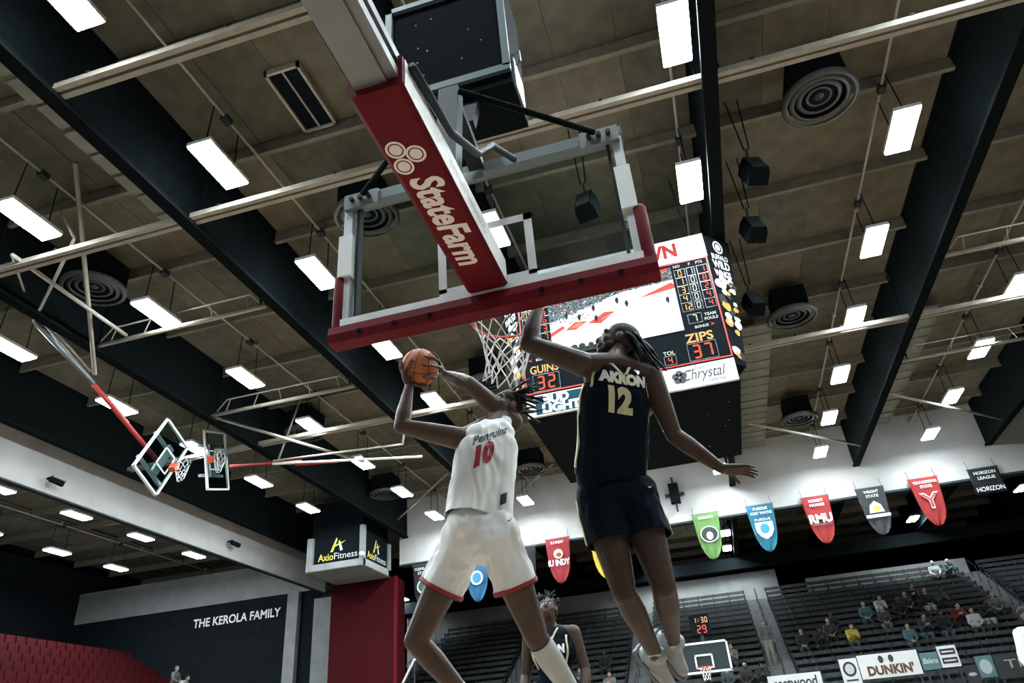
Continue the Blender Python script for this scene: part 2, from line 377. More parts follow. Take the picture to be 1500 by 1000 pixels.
# projector-like device on the end wall
t = thing('wall_speaker', (-.8, 30.0, 9.75), 'black column speaker bracketed on the pale end wall', 'speaker')
part('cabinet', MB().b2((-1.0, 29.85, 9.35), (-.6, 30.2, 10.15)), M_black, t)
part('bracket', MB().b2((-1.2, 30.1, 9.7), (-.4, 30.3, 9.8)), M_dark, t); part('stem', MB().b2((-.84, 29.98, 9.05), (-.76, 30.3, 9.35)), M_dark, t); part('top_stem', MB().b2((-.84, 29.98, 10.15), (-.76, 30.4, 10.45)), M_dark, t)
for y, z, s in ((16.34, 8.95, 'under the diamond-tilted folded basket'), (25.3, 9.15, 'near the corner sign box')):
    t = thing('security_camera', (-18.6, y, z), 'small black security camera on the pale wall ' + s, 'camera', 'security cameras on the left wall')
    part('mount', MB().tube([(-18.6, y, z+.1), (-18.4, y, z+.14), (-18.3, y, z)], .04, 6), M_black, t, True)
    part('body', MB().bar((-18.36, y-.12, z+.02), (-18.22, y+.26, z-.06), .13), M_black, t); part('hood', MB().bar((-18.36, y-.1, z+.1), (-18.22, y+.3, z+.02), .16, .02), M_steel, t)

# ------------------------------------------------------------------ near basket
t = thing('basketball_goal', (-.92, 3.3, 0), 'near glass backboard with red padded edge and long red arm', 'basketball goal')
GX = -.92
m = MB(); m.b2((GX-.86, 3.385, 2.93), (GX+.86, 3.4, 3.93)); part('glass', m, M_glass, t)
fr = MB()   # aluminium frame
m = MB(); m.b2((GX-.94, 3.32, 3.88), (GX+.94, 3.41, 3.96)); part('top_frame', m, mat('slate_aluminium', (.15, .18, .19), .45, .3), t)
m = MB(); m.b2((GX-.92, 3.31, 2.88), (GX+.92, 3.41, 2.985)); part('bottom_frame', m, M_white, t)
for s in (-1, 1):
    m = MB(); m.b2((GX+s*.90-.03, 3.32, 2.9), (GX+s*.90+.03, 3.41, 3.9)); part('side_frame', m, M_alu, t)
    m = MB(); m.b2((GX+s*.90-.05, 3.30, 3.3), (GX+s*.90+.045, 3.42, 3.62)); part('side_plate', m, M_white, t)
    m = MB(); m.b2((GX+s*.84-.01, 3.34, 2.98), (GX+s*.84+.01, 3.4, 3.88)); part('inner_seal', m, M_dark, t)
    m = MB(); m.b2((GX+s*.80-.12, 3.29, 3.83), (GX+s*.80+.12, 3.32, 3.95)); q = part('corner_bracket', m, M_steel, t)
    for dx in (-.06, 0, .06): part('bolt', MB().tube([(GX+s*.80+dx, 3.26, 3.89), (GX+s*.80+dx, 3.3, 3.89)], .016, 8), M_dark, q)
    part('strut', MB().tube([(GX+s*.07, 2.78, 4.02), (GX+s*.78, 3.27, 3.91)], .02, 8), M_black, t, True)
    # padding: upright with rounded top
    m = MB(); m.caps((GX+s*.945, 3.345, 2.9), (GX+s*.945, 3.345, 3.29), .042, .042); part('side_pad', m, M_red, t, True)
m = MB()
prof = [(-.055, 0), (-.045, .055), (.045, .055), (.06, .03), (.06, -.03), (.045, -.055), (-.045, -.055)]
m.loft([[V((x, 3.35+a*1.15, 2.875+b)) for a, b in prof] for x in (GX-.985, GX-.96, GX+.96, GX+.985)]); bp = part('bottom_pad', m, M_red, t)
for k in range(8):
    if abs(k-3.5) < .6: continue
    x = GX-.78+k*.223; part('pad_plug', MB().tube([(x, 3.283, 2.862), (x, 3.30, 2.862)], .016, 10), M_black, bp)
# target square
for lo, hi in (((GX-.305, 3.378, 3.05), (GX-.255, 3.384, 3.507)), ((GX+.255, 3.378, 3.05), (GX+.305, 3.384, 3.507)), ((GX-.305, 3.378, 3.457), (GX+.305, 3.384, 3.507)), ((GX-.305, 3.378, 3.03), (GX+.305, 3.384, 3.08))):
    part('target_stripe', MB().b2(lo, hi), M_white, t)
# arm with pad
ap = part('arm_pad', MB().loft([[V((x, y, z)) for x, z in ((-1.02, 2.965), (-1.0, 2.95), (-.80, 2.95), (-.78, 2.965), (-.78, 3.115), (-.79, 3.125), (-1.01, 3.125), (-1.02, 3.115))] for y in (1.8, 3.30)]), M_red, t)
mb = MB(); text(mb, 'StateFarm', .205, (-.905, 2.67, 2.9485), (0, 1, 0), (1, 0, 0), bold=.007, shear=.18, width=.72)
for cx, cy in ((2.12, -.95), (2.17, -.875), (2.225, -.955)):
    for r0, r1 in ((.045, .034), (.028, .0005)):
        mb.loft([[V((cy+math.cos(a*PI/12)*r, cx+math.sin(a*PI/12)*r*1.15, 2.9485)) for a in range(24)] for r in (r0, r1)], False)
part('arm_lettering', mb, mat('pink_white_print', (.8, .72, .70), .6), ap)
m = MB(); m.b2((-.7795, 1.82, 2.962), (-.7765, 3.28, 3.115)); part('arm_side_panel', m, M_white, ap)
mb = MB(); text(mb, 'StateFarm', .10, (-.7755, 2.62, 3.04), (0, -1, 0), (0, 0, 1), width=.55, shear=.15, bold=.003); part('side_reflection', mb, mat('painted_reflection', (.55, .5, .5), .4), ap)  # mirrored reflection of the arm lettering, painted on as pale letters
m = MB(); m.b2((-.985, -2.4, 2.985), (-.845, 3.3, 3.16)); m.b2((-.845, -2.4, 3.0), (-.80, 2.2, 3.05)); m.b2((-.845, -2.4, 3.10), (-.80, 2.2, 3.15)); part('arm', m, M_steel, t)
part('mast', MB().bar((-.92, -2.3, 3.1), (-.92, -3.4, .9), .2, .3), M_steel, t); part('base', MB().b2((-1.5, -4.8, 0.02), (-.34, -3.0, .95)), M_red, t)
m = MB(); m.bar((GX, 2.7, 3.12), (GX, 2.85, 4.1), .12, .1); m.bar((GX, 2.83, 4.05), (GX, 3.36, 3.92), .10, .06); m.bar((GX, 2.75, 3.3), (GX, 3.3, 3.85), .08, .05); part('upright_bracket', m, M_dark, t)
mm = MB(); mm.tube([(-.76, 1.85, 3.1), (-.75, 2.3, 3.16), (-.75, 2.75, 3.45), (-.74, 3.05, 3.80), (-.66, 3.28, 3.87)], .022, 6); part('cable_loop', mm, M_dark, t, True)
# rim and net
RC = V((GX, 3.80, 3.05))
part('rim', MB().tube([RC+V((math.cos(a*PI/20)*.229, math.sin(a*PI/20)*.229, 0)) for a in range(40)], .0095, 8, close=True), M_orange, t, True)
m = MB(); m.b2((GX-.09, 3.41, 2.96), (GX+.09, 3.425, 3.08)); m.bar((GX-.06, 3.42, 3.04), (GX-.12, 3.61, 3.045), .02); m.bar((GX+.06, 3.42, 3.04), (GX+.12, 3.61, 3.045), .02); m.b2((GX-.07, 3.42, 2.99), (GX+.07, 3.54, 3.05)); part('rim_bracket', m, M_orange, t)
def net(rc, R, L, n, rows, rad, lean=V((0, 0, 0)), wob=.012):
    m = MB(); P = {}
    for k in range(rows+1):
        f = k/rows; r = R*(1-.56*f**.75)+(.02 if k == rows else 0)
        for i in range(2*n):
            a = 2*PI*(i+.5*(k % 2)*0)/(2*n); P[k, i] = V(rc)+V((math.cos(a)*r, math.sin(a)*r, -L*f))+lean*f*f + V((rnd.uniform(-1, 1), rnd.uniform(-1, 1), rnd.uniform(-1, 1)))*wob*f
    for k in range(rows):
        for i in range(2*n):
            if (i+k) % 2 == 0:
                m.tube([P[k, i], P[k+1, (i+1) % (2*n)]], rad, 4); m.tube([P[k, i], P[k+1, (i-1) % (2*n)]], rad, 4)
    return m
part('net', net(RC-V((0, 0, .012)), .222, .42, 12, 6, .0042, V((-.05, -.02, 0)), .016), M_net, t)
# shot clock above the board
tc = thing('shot_clock_box', (-1.05, 3.2, 4.4), 'black boxy shot clock above the near backboard, seen from behind', 'shot clock')
part('case', MB().b2((-1.50, 3.2, 4.48), (-.60, 3.62, 5.6)), M_black, tc)
for lo, hi in (((-1.51, 3.17, 4.62), (-1.46, 3.2, 5.6)), ((-.65, 3.17, 4.62), (-.60, 3.2, 5.6)), ((-1.51, 3.17, 4.58), (-.60, 3.2, 4.64)), ((-1.51, 3.17, 5.55), (-.60, 3.2, 5.6))):
    part('frame', MB().b2(lo, hi), mat('slate_frame', (.09, .13, .145), .5), tc)
part('side_plate', MB().b2((-.60, 3.25, 4.5), (-.585, 3.5, 4.78)), M_steel, tc); part('handle', MB().tube([(-.59, 3.3, 4.85), (-.55, 3.3, 4.88), (-.55, 3.3, 4.78), (-.59, 3.3, 4.75)], .01, 6), M_steel, tc)
part('mount_post', MB().bar((GX, 3.12, 4.09), (GX, 3.3, 4.5), .12, .06), M_dark, tc)
for i in range(9): part('screw', MB().ell((-1.38+rnd.random()*.7, 3.198, 4.75+rnd.random()*.7), (.008, .004, .008), None, 6, 4), M_steel, tc)

# ------------------------------------------------------------------ scoreboard
t = thing('scoreboard', (-.9, 16.6, 7.1), 'four-sided hanging video scoreboard reading ZIPS 37 and GUINS 32', 'scoreboard')
X0, X1, Y0, Y1, ZB, ZT = -3.2, 1.4, 14.3, 18.9, 7.1, 10.97
m = MB(); m.b2((X0, Y0+.02, ZB), (X1, Y1, ZT)); body = part('cabinet', m, M_black, t)
for sx, (cx) in ((1, X1), (-1, X0)):
    cm = MB(); cm.add([(cx, Y0+.01, ZB+.4), (cx+sx*.22, Y0+.22, ZB+.4), (cx+sx*.6, Y0+.6, ZT), (cx, Y0+.01, ZT), (cx, Y0+.8, ZB+.4), (cx, Y0+.8, ZT)], [(0, 1, 2, 3), (1, 4, 5, 2), (0, 4, 1), (3, 2, 5), (0, 3, 5, 4)])
    part('corner_panel', cm, M_black, t)
    d = V((sx*.6, .6-.01, 0)); n = V((sx*.5, -.7, 0)).normalized()*.012
    def cp(u, v):     # u 0..1 along the corner panel, v 0..1 from bottom to top
        a = V((cx, Y0+.01, ZB+.4+v*(ZT-ZB-.4))); wd_ = .22+.38*v
        return a + V((sx*wd_, wd_-.01, 0))*u + n
    mb = MB()
    for k in range(26):
        mb.cur = rnd.choice(((.5, .5, .48), (.5, .5, .48), (.5, .27, .06), (.03, .03, .03)))
        u, v, s_ = rnd.uniform(.15, .85), rnd.uniform(.03, .66), rnd.uniform(.06, .13)
        c = cp(u, v); e1 = (cp(u+.05, v)-c).normalized(); 
        mb.pid += 1; mb.add([c+n*rnd.uniform(.2, 1.2)+e1*(math.cos(a)*s_*rnd.uniform(.7, 1.2))+V((0, 0, 1))*(math.sin(a)*s_*rnd.uniform(.7, 1.3)) for a in [i*PI/4 for i in range(8)]], [tuple(range(8))])
    mb.cur = (.6, .6, .6)
    e1 = (cp(1, .8)-cp(0, .8)).normalized()*sx
    text(mb, 'BUFFALO', .2, cp(.5, .83)+n, e1, (0, 0, 1), width=.5, bold=.006); text(mb, 'WILD', .3, cp(.5, .765)+n, e1, (0, 0, 1), width=.52, bold=.012); text(mb, 'WINGS', .26, cp(.5, .69)+n, e1, (0, 0, 1), width=.5, bold=.01)
    c = cp(.5, .92)+n
    for r0, r1, cc in ((.15, .11, (.85, .85, .85)), (.08, .001, (.75, .78, .78))):
        mb.pid += 1; mb.cur = cc; mb.loft([[c+e1*(math.cos(a*PI/12)*r)+V((0, 0, 1))*(math.sin(a*PI/12)*r*1.25) for a in range(24)] for r in (r0, r1)], False)
    pieces('corner_advert', mb, mat('panel_print', (1, 1, 1), .7, attr=True, spec=.1), t)
YF = Y0
ex, ez = V((1, 0, 0)), V((0, 0, 1))
def led(fn, name='led_text', d=.012):
    mb = MB(); fn(mb); pieces(name, mb, M_led, t)
def rect(mb, x0, x1, z0, z1, y): mb.pid += 1; mb.add([(x0, y, z0), (x1, y, z0), (x1, y, z1), (x0, y, z1)], [(0, 1, 2, 3)])
part('header_panel', MB().b2((X0, YF-.05, 10.33), (X1, YF+.02, ZT)), mat('header_paint', (.55, .58, .59), .6), t)
def hd(mb):
    mb.cur = (.75, .02, .02); text(mb, 'YOUNGSTOWN', .5, (-.9, YF-.062, 10.65), ex, ez, width=3.3, bold=.02)
led(hd, 'header_lettering')
part('score_panel', MB().b2((X0+.02, YF-.03, 7.66), (X1-.02, YF+.02, 10.33)), M_black, t)
m = MB()
for lo, hi in (((X0+.02, YF-.045, 10.29), (X1-.02, YF-.03, 10.325)), ((X0+.02, YF-.045, 7.68), (X1-.02, YF-.03, 7.71)), ((X0+.02, YF-.045, 7.7), (X0+.05, YF-.03, 10.3)), ((X1-.05, YF-.045, 7.7), (X1-.02, YF-.03, 10.3))): m.b2(lo, hi)
part('red_outline', m, mat('red_outline_paint', (.55, .03, .02), .5), t)
# video picture
def video(mb):
    y = YF-.05; x0, x1, z0, z1 = -2.45, .52, 8.52, 10.22
    def P(u, v, k=0): return (x0+(x1-x0)*u, y-.0008*k, z0+(z1-z0)*v)
    def quad(u0, v0, u1, v1, k): mb.add([P(u0, v0, k), P(u1, v0, k), P(u1, v1, k), P(u0, v1, k)], [(0, 1, 2, 3)])
    mb.cur = (.95, .98, .97); quad(0, 0, 1, 1, 0)
    mb.cur = (.75, .1, .06)
    for q in (((.30, .40), (.44, .52), (.52, .50), (.40, .36)), ((.12, .36), (.2, .46), (.3, .44), (.2, .34)), ((.72, .62), (.98, .76), (1, .72), (1, .66)), ((.0, .30), (.0, .36), (.10, .44), (.12, .40))): mb.add([P(a, b, 1) for a, b in q], [(0, 1, 2, 3)])
    mb.cur = (.9, .45, .3); mb.add([P(a, b, 1) for a, b in ((.16, .38), (.22, .44), (.27, .43), (.22, .37))], [(0, 1, 2, 3)])
    mb.cur = (.16, .24, .26); mb.add([P(a, b, 1) for a, b in ((0, .52), (.3, .66), (.6, .78), (1, .80), (1, 1), (0, 1))], [tuple(range(6))])
    for i in range(1500):
        u = rnd.random(); vb = .50+.46*u if u < .6 else .78+.05*(u-.6); v = vb+(1-vb)*rnd.random()
        mb.cur = rnd.choice(((.02, .05, .06), (.02, .05, .06), (.04, .10, .12), (.03, .07, .08), (.5, .06, .05), (.75, .85, .86), (.1, .2, .22)))
        s = rnd.uniform(.004, .010); quad(max(u-s*.7, 0), min(v, .985)-s, min(u+s*.7, 1), min(v, .985)+s, 2)
    mb.cur = (.65, .07, .05)
    for u, v in ((.30, .88), (.42, .92), (.5, .90), (.74, .95), (.82, .93), (.9, .96), (.86, .88)): quad(u, v, u+.08, v+.04, 3)
    mb.cur = (.04, .05, .05)
    for i in range(60):
        u = rnd.uniform(0, .32); v = rnd.uniform(.45, .72); s = rnd.uniform(.005, .012); quad(u, v, u+s, v+s*1.6, 3)
    for u in (.03, .09, .17, .23, .30, .36, .42): 
        s = rnd.uniform(.02, .032); mb.add([P(u+math.cos(a)*s, .075+math.sin(a)*s*1.6, 4) for a in [i*PI/4 for i in range(8)]], [tuple(range(8))]); quad(u-s*1.7, 0, u+s*1.7, .06, 4)
    for u, v in ((.36, .62), (.37, .45), (.62, .58), (.14, .58), (.24, .52), (.55, .66), (.93, .5)): quad(u-.008, v-.05, u+.008, v+.05, 4); quad(u-.014, v-.02, u+.012, v+.03, 4)
    mb.cur = (.7, .72, .7)
    for k in range(3): mb.tube([P(.62+.08*k+.26*math.cos(a*PI/10), .30+.2*math.sin(a*PI/10), 1) for a in range(3, 9)], .006, 4)
mb = MB(); video(mb); part('video_screen', mb, mat('video_led', (1, 1, 1), .6, attr=True, emit=1.6), t, color=True)
AMB, RED, WHT = (1.0, .62, .22), (1, .14, .06), (.8, .85, .85)
y = YF-.05
def col(mb, txts, x, c, h=.17):
    mb.cur = c
    for s, z in zip(txts, (10.0, 9.77, 9.54, 9.31, 9.08)): seg7(mb, s, (x, y, z), ex, ez, h)
def stats(mb):
    col(mb, ['0', '1', '3', '4', '12'], .70, AMB); col(mb, ['1', '0', '0', '0', '0'], .95, WHT); col(mb, ['1', '8', '2', '4', '4'], 1.22, RED)
    col(mb, ['10', '0', '0', '12', '4'], -2.95, AMB); col(mb, ['2', '6', '6', '3', '7'], -2.56, RED)
    mb.cur = WHT; seg7(mb, '7', (.80, y, 8.76), ex, ez, .19)
    for s, x, z, h in (('NO', .66, 10.2, .1), ('F', .95, 10.2, .1), ('PTS', 1.17, 10.2, .1), ('TEAM', 1.14, 8.80, .1), ('FOULS', 1.14, 8.69, .1), ('BONUS', .90, 8.53, .09), ('TOL', .09, 8.02, .13), ('NO', -2.98, 10.2, .1), ('PTS', -2.6, 10.2, .1), ('BONUS', -2.72, 8.52, .09)): text(mb, s, h, (x, y, z), ex, ez, bold=.003)
    mb.cur = RED; text(mb, '>', .14, (1.14, y, 8.53), ex, ez, bold=.004); text(mb, '<', .14, (-3.0, y, 8.52), ex, ez, bold=.004)
    seg7(mb, '37', (.80, y, 7.94), ex, ez, .34); seg7(mb, '4', (.09, y, 7.85), ex, ez, .17); seg7(mb, '32', (-2.68, y, 7.93), ex, ez, .34)
    mb.cur = AMB; text(mb, 'ZIPS', .3, (.79, y, 8.27), ex, ez, width=.6, bold=.008); text(mb, 'GUINS', .28, (-2.70, y, 8.26), ex, ez, width=.66, bold=.006)
led(stats, 'led_figure')
m = MB()
for x0, x1, zs in ((.58, .82, 1), (.86, 1.04, 1), (1.09, 1.33, 1), (-3.1, -2.8, 1), (-2.7, -2.42, 1)):
    for z in (10.0, 9.77, 9.54, 9.31, 9.08):
        m.pid += 1
        for lo, hi in (((x0, y+.004, z-.112), (x1, y+.012, z-.106)), ((x0, y+.004, z+.106), (x1, y+.012, z+.112)), ((x0, y+.004, z-.11), (x0+.006, y+.012, z+.11)), ((x1-.006, y+.004, z-.11), (x1, y+.012, z+.11))): m.b2(lo, hi)
for cx, cz, w, h in ((.80, 7.94, .62, .42), (-2.68, 7.93, .62, .42), (.8, 8.76, .3, .24), (.09, 7.85, .26, .22)):
    m.pid += 1
    for lo, hi in (((cx-w/2, y+.004, cz-h/2), (cx+w/2, y+.012, cz-h/2+.008)), ((cx-w/2, y+.004, cz+h/2-.008), (cx+w/2, y+.012, cz+h/2)), ((cx-w/2, y+.004, cz-h/2), (cx-w/2+.008, y+.012, cz+h/2)), ((cx+w/2-.008, y+.004, cz-h/2), (cx+w/2, y+.012, cz+h/2))): m.b2(lo, hi)
pieces('digit_frame', m, M_steel, t)
# adverts along the foot
part('advert_panel', MB().b2((-.17, YF-.06, 7.12), (X1-.02, YF+.02, 7.63)), mat('panel_white', (.62, .64, .64), .6), t)
mb = MB(); mb.cur = (.05, .05, .06); text(mb, 'Chrystal', .36, (.72, YF-.068, 7.40), ex, ez, width=.9, shear=.35); text(mb, 'catering', .11, (.95, YF-.068, 7.22), ex, ez, shear=.2); text(mb, 'culinary', .10, (.62, YF-.068, 7.54), ex, ez, shear=.2)
for k in range(5):
    a = k*2*PI/5+.3; c = V((.20+.09*math.cos(a), YF-.067, 7.4+.09*math.sin(a))); mb.add([c+ex*(math.cos(i*PI/6)*.075)+ez*(math.sin(i*PI/6)*.075) for i in range(12)], [tuple(range(12))])
pieces('advert_print', mb, M_col, t)
part('advert_panel', MB().b2((X0+.02, YF-.06, 7.12), (-1.2, YF+.02, 7.63)), mat('panel_white', (.62, .64, .64)), t)
mb = MB(); mb.cur = (.006, .045, .07); rect(mb, -2.98, -1.75, 7.15, 7.60, YF-.064); part('blue_field', mb, mat('panel_print', (1, 1, 1)), t, color=True)
mb = MB(); mb.cur = (.9, .95, .95); text(mb, 'BUD', .27, (-2.5, YF-.07, 7.48), ex, ez, width=.58, bold=.014); text(mb, 'LIGHT', .27, (-2.4, YF-.07, 7.26), ex, ez, width=.86, bold=.014); pieces('advert_print', mb, mat('panel_print', (1, 1, 1)), t)
for x, y_ in ((X0+.3, Y0+.3), (X1-.3, Y0+.3), (X0+.3, Y1-.3), (X1-.3, Y1-.3)): part('hanger_cable', MB().tube([(x, y_, ZT), (x*.9, y_, 13.1)], .025, 6), M_dark, t)
part('top_frame', MB().b2((X0+.4, Y0+.4, ZT), (X1-.4, Y1-.4, ZT+.12)), M_dark, t)
for i in range(6): part('indicator_light', MB().ell((.5+.35*rnd.random()*2, 15+rnd.random()*3, ZB-.004), (.012, .012, .006), None, 6, 4), M_letter, t)

t.scale = (.88, .88, .88); t.location = (-.792, 14.608, 6.32)     # 4 m wide, hung just below the girders
# ------------------------------------------------------------------ corner sign box and red pillar
t = thing('corner_sign_box', (-14.9, 28.7, 8.1), 'pale corner box with black AxioFitness signs on two faces', 'sign box')
M_box = M_conc2
part('floor_panel', MB().b2((-16.2, 27.4, 8.08), (-13.6, 30.1, 8.2)), M_box, t)
part('core', MB().b2((-16.1, 27.6, 8.2), (-13.75, 30.1, 11.05)), M_black, t)
part('sign_face', MB().b2((-15.9, 27.5, 8.35), (-13.75, 27.58, 9.45)), M_black, t); part('sign_face', MB().b2((-13.74, 27.75, 8.35), (-13.66, 29.9, 9.45)), M_black, t)
for lo, hi in (((-16.22, 27.38, 8.1), (-13.58, 27.5, 8.36)), ((-13.7, 27.4, 8.1), (-13.58, 30.1, 8.36)), ((-16.22, 27.4, 8.1), (-15.95, 27.55, 9.5)), ((-13.78, 27.38, 8.1), (-13.58, 27.58, 9.75)), ((-13.7, 29.85, 8.1), (-13.58, 30.1, 9.5))): part('frame', MB().b2(lo, hi), M_box, t)
for o_, e_ in ((V((-14.85, 27.49, 8.62)), ex), (V((-13.65, 28.75, 8.62)), V((0, 1, 0)))):
    mb = MB(); mb.cur = (.62, .55, .08); text(mb, 'Axio', .42, o_-e_*.52, e_, ez, width=.7, bold=.004); mb.cur = (.55, .56, .56); text(mb, 'Fitness', .38, o_+e_*.40, e_, ez, width=1.06)
    mb.cur = (.62, .55, .08); mb.prism([(-.32, .2), (-.2, .2), (.0, .72), (-.06, .78)], o_, e_, ez, e_.cross(ez)*-1, .004); mb.prism([(-.25, .36), (.22, .52), (.38, .62), (-.15, .46)], o_, e_, ez, e_.cross(ez)*-1, .005)
    mb.cur = (.55, .56, .56); mb.prism([(.04, .60), (.1, .66), (.26, .24), (.14, .2)], o_, e_, ez, e_.cross(ez)*-1, .003)
    pieces('sign_lettering', mb, M_col, t)
part('lamp_fixture', MB().ell((-13.62, 27.3, 8.5), (.12, .12, .1)), M_white, t, True)
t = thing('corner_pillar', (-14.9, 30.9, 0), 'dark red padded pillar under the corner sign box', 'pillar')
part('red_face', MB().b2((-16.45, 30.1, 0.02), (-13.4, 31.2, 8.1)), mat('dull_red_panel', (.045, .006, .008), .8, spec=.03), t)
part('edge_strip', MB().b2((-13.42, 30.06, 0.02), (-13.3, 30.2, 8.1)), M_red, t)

# ------------------------------------------------------------------ folded side baskets
M_fglass = mat('folded_glass', (.42, .55, .56), .06, trans=1.0)
MATS['folded_glass'].node_tree.nodes['Principled BSDF'].inputs['IOR'].default_value = 1.03
def folded(P, up, label, boom_pts, extra):
    P = V(P); up = V(up).normalized(); n = V((1, 0, 0)); sx = up.cross(n).normalized()   # sx along the board's lower edge
    t = thing('folded_basket', P, label, 'basketball goal', 'folded side baskets')
    def Q(a, b, c): return P + sx*a + up*b + n*c
    def slab(a0, a1, b0, b1, c0, c1): 
        m = MB(); R = Matrix((sx, up, n)).transposed(); m.box(Q((a0+a1)/2, (b0+b1)/2, (c0+c1)/2), (a1-a0, b1-b0, c1-c0), R); return m
    part('glass', slab(-.88, .88, .04, 1.03, -.01, .01), M_fglass, t)
    for a in ((-.915, .915, 0, .05), (-.915, .915, 1.02, 1.07), (-.915, -.865, 0, 1.07), (.865, .915, 0, 1.07)): part('frame', slab(*a, -.04, .03), M_white, t)
    for a in ((-.305, -.265, .15, .60), (.265, .305, .15, .60), (-.305, .305, .56, .60), (-.305, .305, .15, .19)): part('target_stripe', slab(*a, .012, .02), M_white, t)
    part('rim', MB().tube([Q(math.cos(a*PI/12)*.229, .15, .40+math.sin(a*PI/12)*.229) for a in range(24)], .012, 6, close=True), M_dark, t, True)
    part('rim_bracket', slab(-.1, .1, .05, .2, .02, .2), M_orange, t)
    N = MB(); 
    for k in range(4):
        for i in range(16):
            r0 = .22*(1-.14*k); r1 = .22*(1-.14*(k+1))
            if (i+k) % 2 == 0:
                for d in (-1, 1):
                    a0, a1 = i*PI/8, (i+d)*PI/8
                    g0 = V((0, 0, -.1*k)); g1 = V((0, 0, -.1*(k+1)))
                    N.tube([Q(math.cos(a0)*r0, .15, .4+math.sin(a0)*r0)+g0, Q(math.cos(a1)*r1, .15, .4+math.sin(a1)*r1)+g1], .007, 4)
    part('net', N, M_net, t)
    for a in (-.45, .45): part('back_rail', slab(a-.04, a+.04, -.1, 1.0, -.2, -.12), M_alu, t)
    part('back_plate', slab(-.5, .5, .3, .5, -.13, -.04), M_alu, t)
    for (a, b, r, mm) in boom_pts: part('boom', MB().tube([V(a), V(b)], r, 8), mm, t, True)
    for (a, b, r) in extra: part('stay', MB().tube([V(a), V(b)], r, 6), M_cream, t, True)
B1 = V((-12.85, 14.86, 7.79)); u1 = V((0, -.88, .47)).normalized()
c1 = B1+u1*.4+V((-.2, 0, 0))
folded(B1, u1, 'folded side basket tilted to a diamond on a red boom', [(c1, (-13.2, 12.16, 9.15), .06, M_redp), ((-13.2, 12.16, 9.15), (-13.25, 10.3, 9.85), .06, M_steel), ((-13.35, 13.6, 8.75), (-13.3, 10.6, 9.95), .03, M_alu)],
       [((-13.2, 12.14, 9.4), (-10.3, 7.87, 11.35), .05), ((-13.25, 10.3, 9.85), (-10.85, 8.75, 10.3), .035), ((-10.85, 8.75, 10.3), (-10.9, 8.3, 10.7), .03), ((-11.9, 8.4, 9.95), (-12.05, 11.68, 9.95), .045), ((-13.25, 10.0, 10.2), (-11.9, 8.4, 9.95), .03), ((-13.2, 12.0, 9.4), (-13.25, 10.1, 10.2), .03)])
B2 = V((-14.05, 17.54, 9.26)); u2 = V((0, .95, .29)).normalized()
c2 = B2+u2*.5+V((-.15, 0, 0))
folded(B2, u2, 'folded side basket standing on its side with red and white boom', [(c2+V((.1, .8, .1)), (-11.4, 18.6, 9.1), .05, M_redp), ((-12.4, 18.6, 9.2), (-7.4, 18.5, 8.5), .04, M_white), ((-11.6, 18.62, 9.05), (-10.2, 18.6, 8.9), .06, M_redp)],
       [((-12.4, 18.6, 9.3), (-8.0, 18.5, 9.0), .03), ((-12.9, 16.2, 9.9), (-10.2, 20.4, 9.5), .045), ((-12.3, 18.7, 9.3), (-11.6, 18.6, 11.3), .03), ((-8.0, 18.5, 9.0), (-7.9, 18.5, 9.85), .03)])

# ------------------------------------------------------------------ pennants
def pennant(x, ztop, w, h, colr, name, fn, flat=False):
    t = thing('pennant', (x, 30.25, ztop), name, 'pennant', 'college pennants along the end wall')
    m = MB(); n = 12; rows = []
    prof = [(1, 0), (.97, .15), (.92, .35), (.86, .55), (.76, .72), (.58, .86), (.34, .96), (.12, 1.0)] if not flat else [(1, 0), (1, .5), (1, 1)]
    rings = []
    for s, f in prof:
        ring = [V((x+(u/6-1)*w/2*s, 30.25-.05*math.sin(u*.9+f*3)*f, ztop-h*f)) for u in range(13)]
        ring += [p+V((0, .02, 0)) for p in ring[::-1]]; rings.append(ring)
    m.loft(rings); part('cloth', m, colr, t, True)
    part('rod', MB().tube([(x-w/2-.04, 30.26, ztop), (x+w/2+.04, 30.26, ztop)], .018, 6), M_steel, t)
    for s in (-1, 1): part('cord', MB().tube([(x+s*w*.45, 30.26, ztop), (x+s*w*.45, 30.38, ztop+.35)], .008, 4), M_dark, t)
    mb = MB(); fn(mb, x, 30.17, ztop, h); pieces('print', mb, M_col, t)
def T(mb, s, sz, x, y, z, c, width=None, **k): mb.cur = c; text(mb, s, sz, (x, y, z), ex, ez, width=width, **k)
W_ = (.62, .64, .64)
def disc(mb, x, y, z, rx, rz, c, n=18): mb.pid += 1; mb.cur = c; mb.add([(x+math.cos(2*PI*i/n)*rx, y, z+math.sin(2*PI*i/n)*rz) for i in range(n)], [tuple(range(n))])
def f_cle(mb, x, y, z, h): T(mb, 'CLEVELAND', .16, x, y, z-.2, W_, .8, bold=.004); T(mb, 'STATE', .16, x, y, z-.38, W_, .5, bold=.004); disc(mb, x, y, z-.95, .3, .3, W_); disc(mb, x, y-.004, z-.95, .24, .24, (.03, .1, .06))
def f_blue(mb, x, y, z, h): disc(mb, x, y, z-.9, .28, .3, W_); disc(mb, x, y-.004, z-.9, .2, .22, (.03, .2, .4))
def f_blk(mb, x, y, z, h): disc(mb, x, y, z-.9, .26, .28, (.1, .1, .1))
def f_iu(mb, x, y, z, h): T(mb, 'IU INDY', .15, x, y, z-.2, W_, .55, bold=.004); disc(mb, x, y, z-.68, .2, .2, (.62, .50, .32)); disc(mb, x+.02, y-.004, z-.72, .12, .09, (.2, .05, .04)); T(mb, 'IU INDY', .34, x, y-.004, z-1.05, W_, .92, bold=.012)
def f_plain(mb, x, y, z, h): disc(mb, x, y, z-.9, .26, .28, (.05, .05, .05))
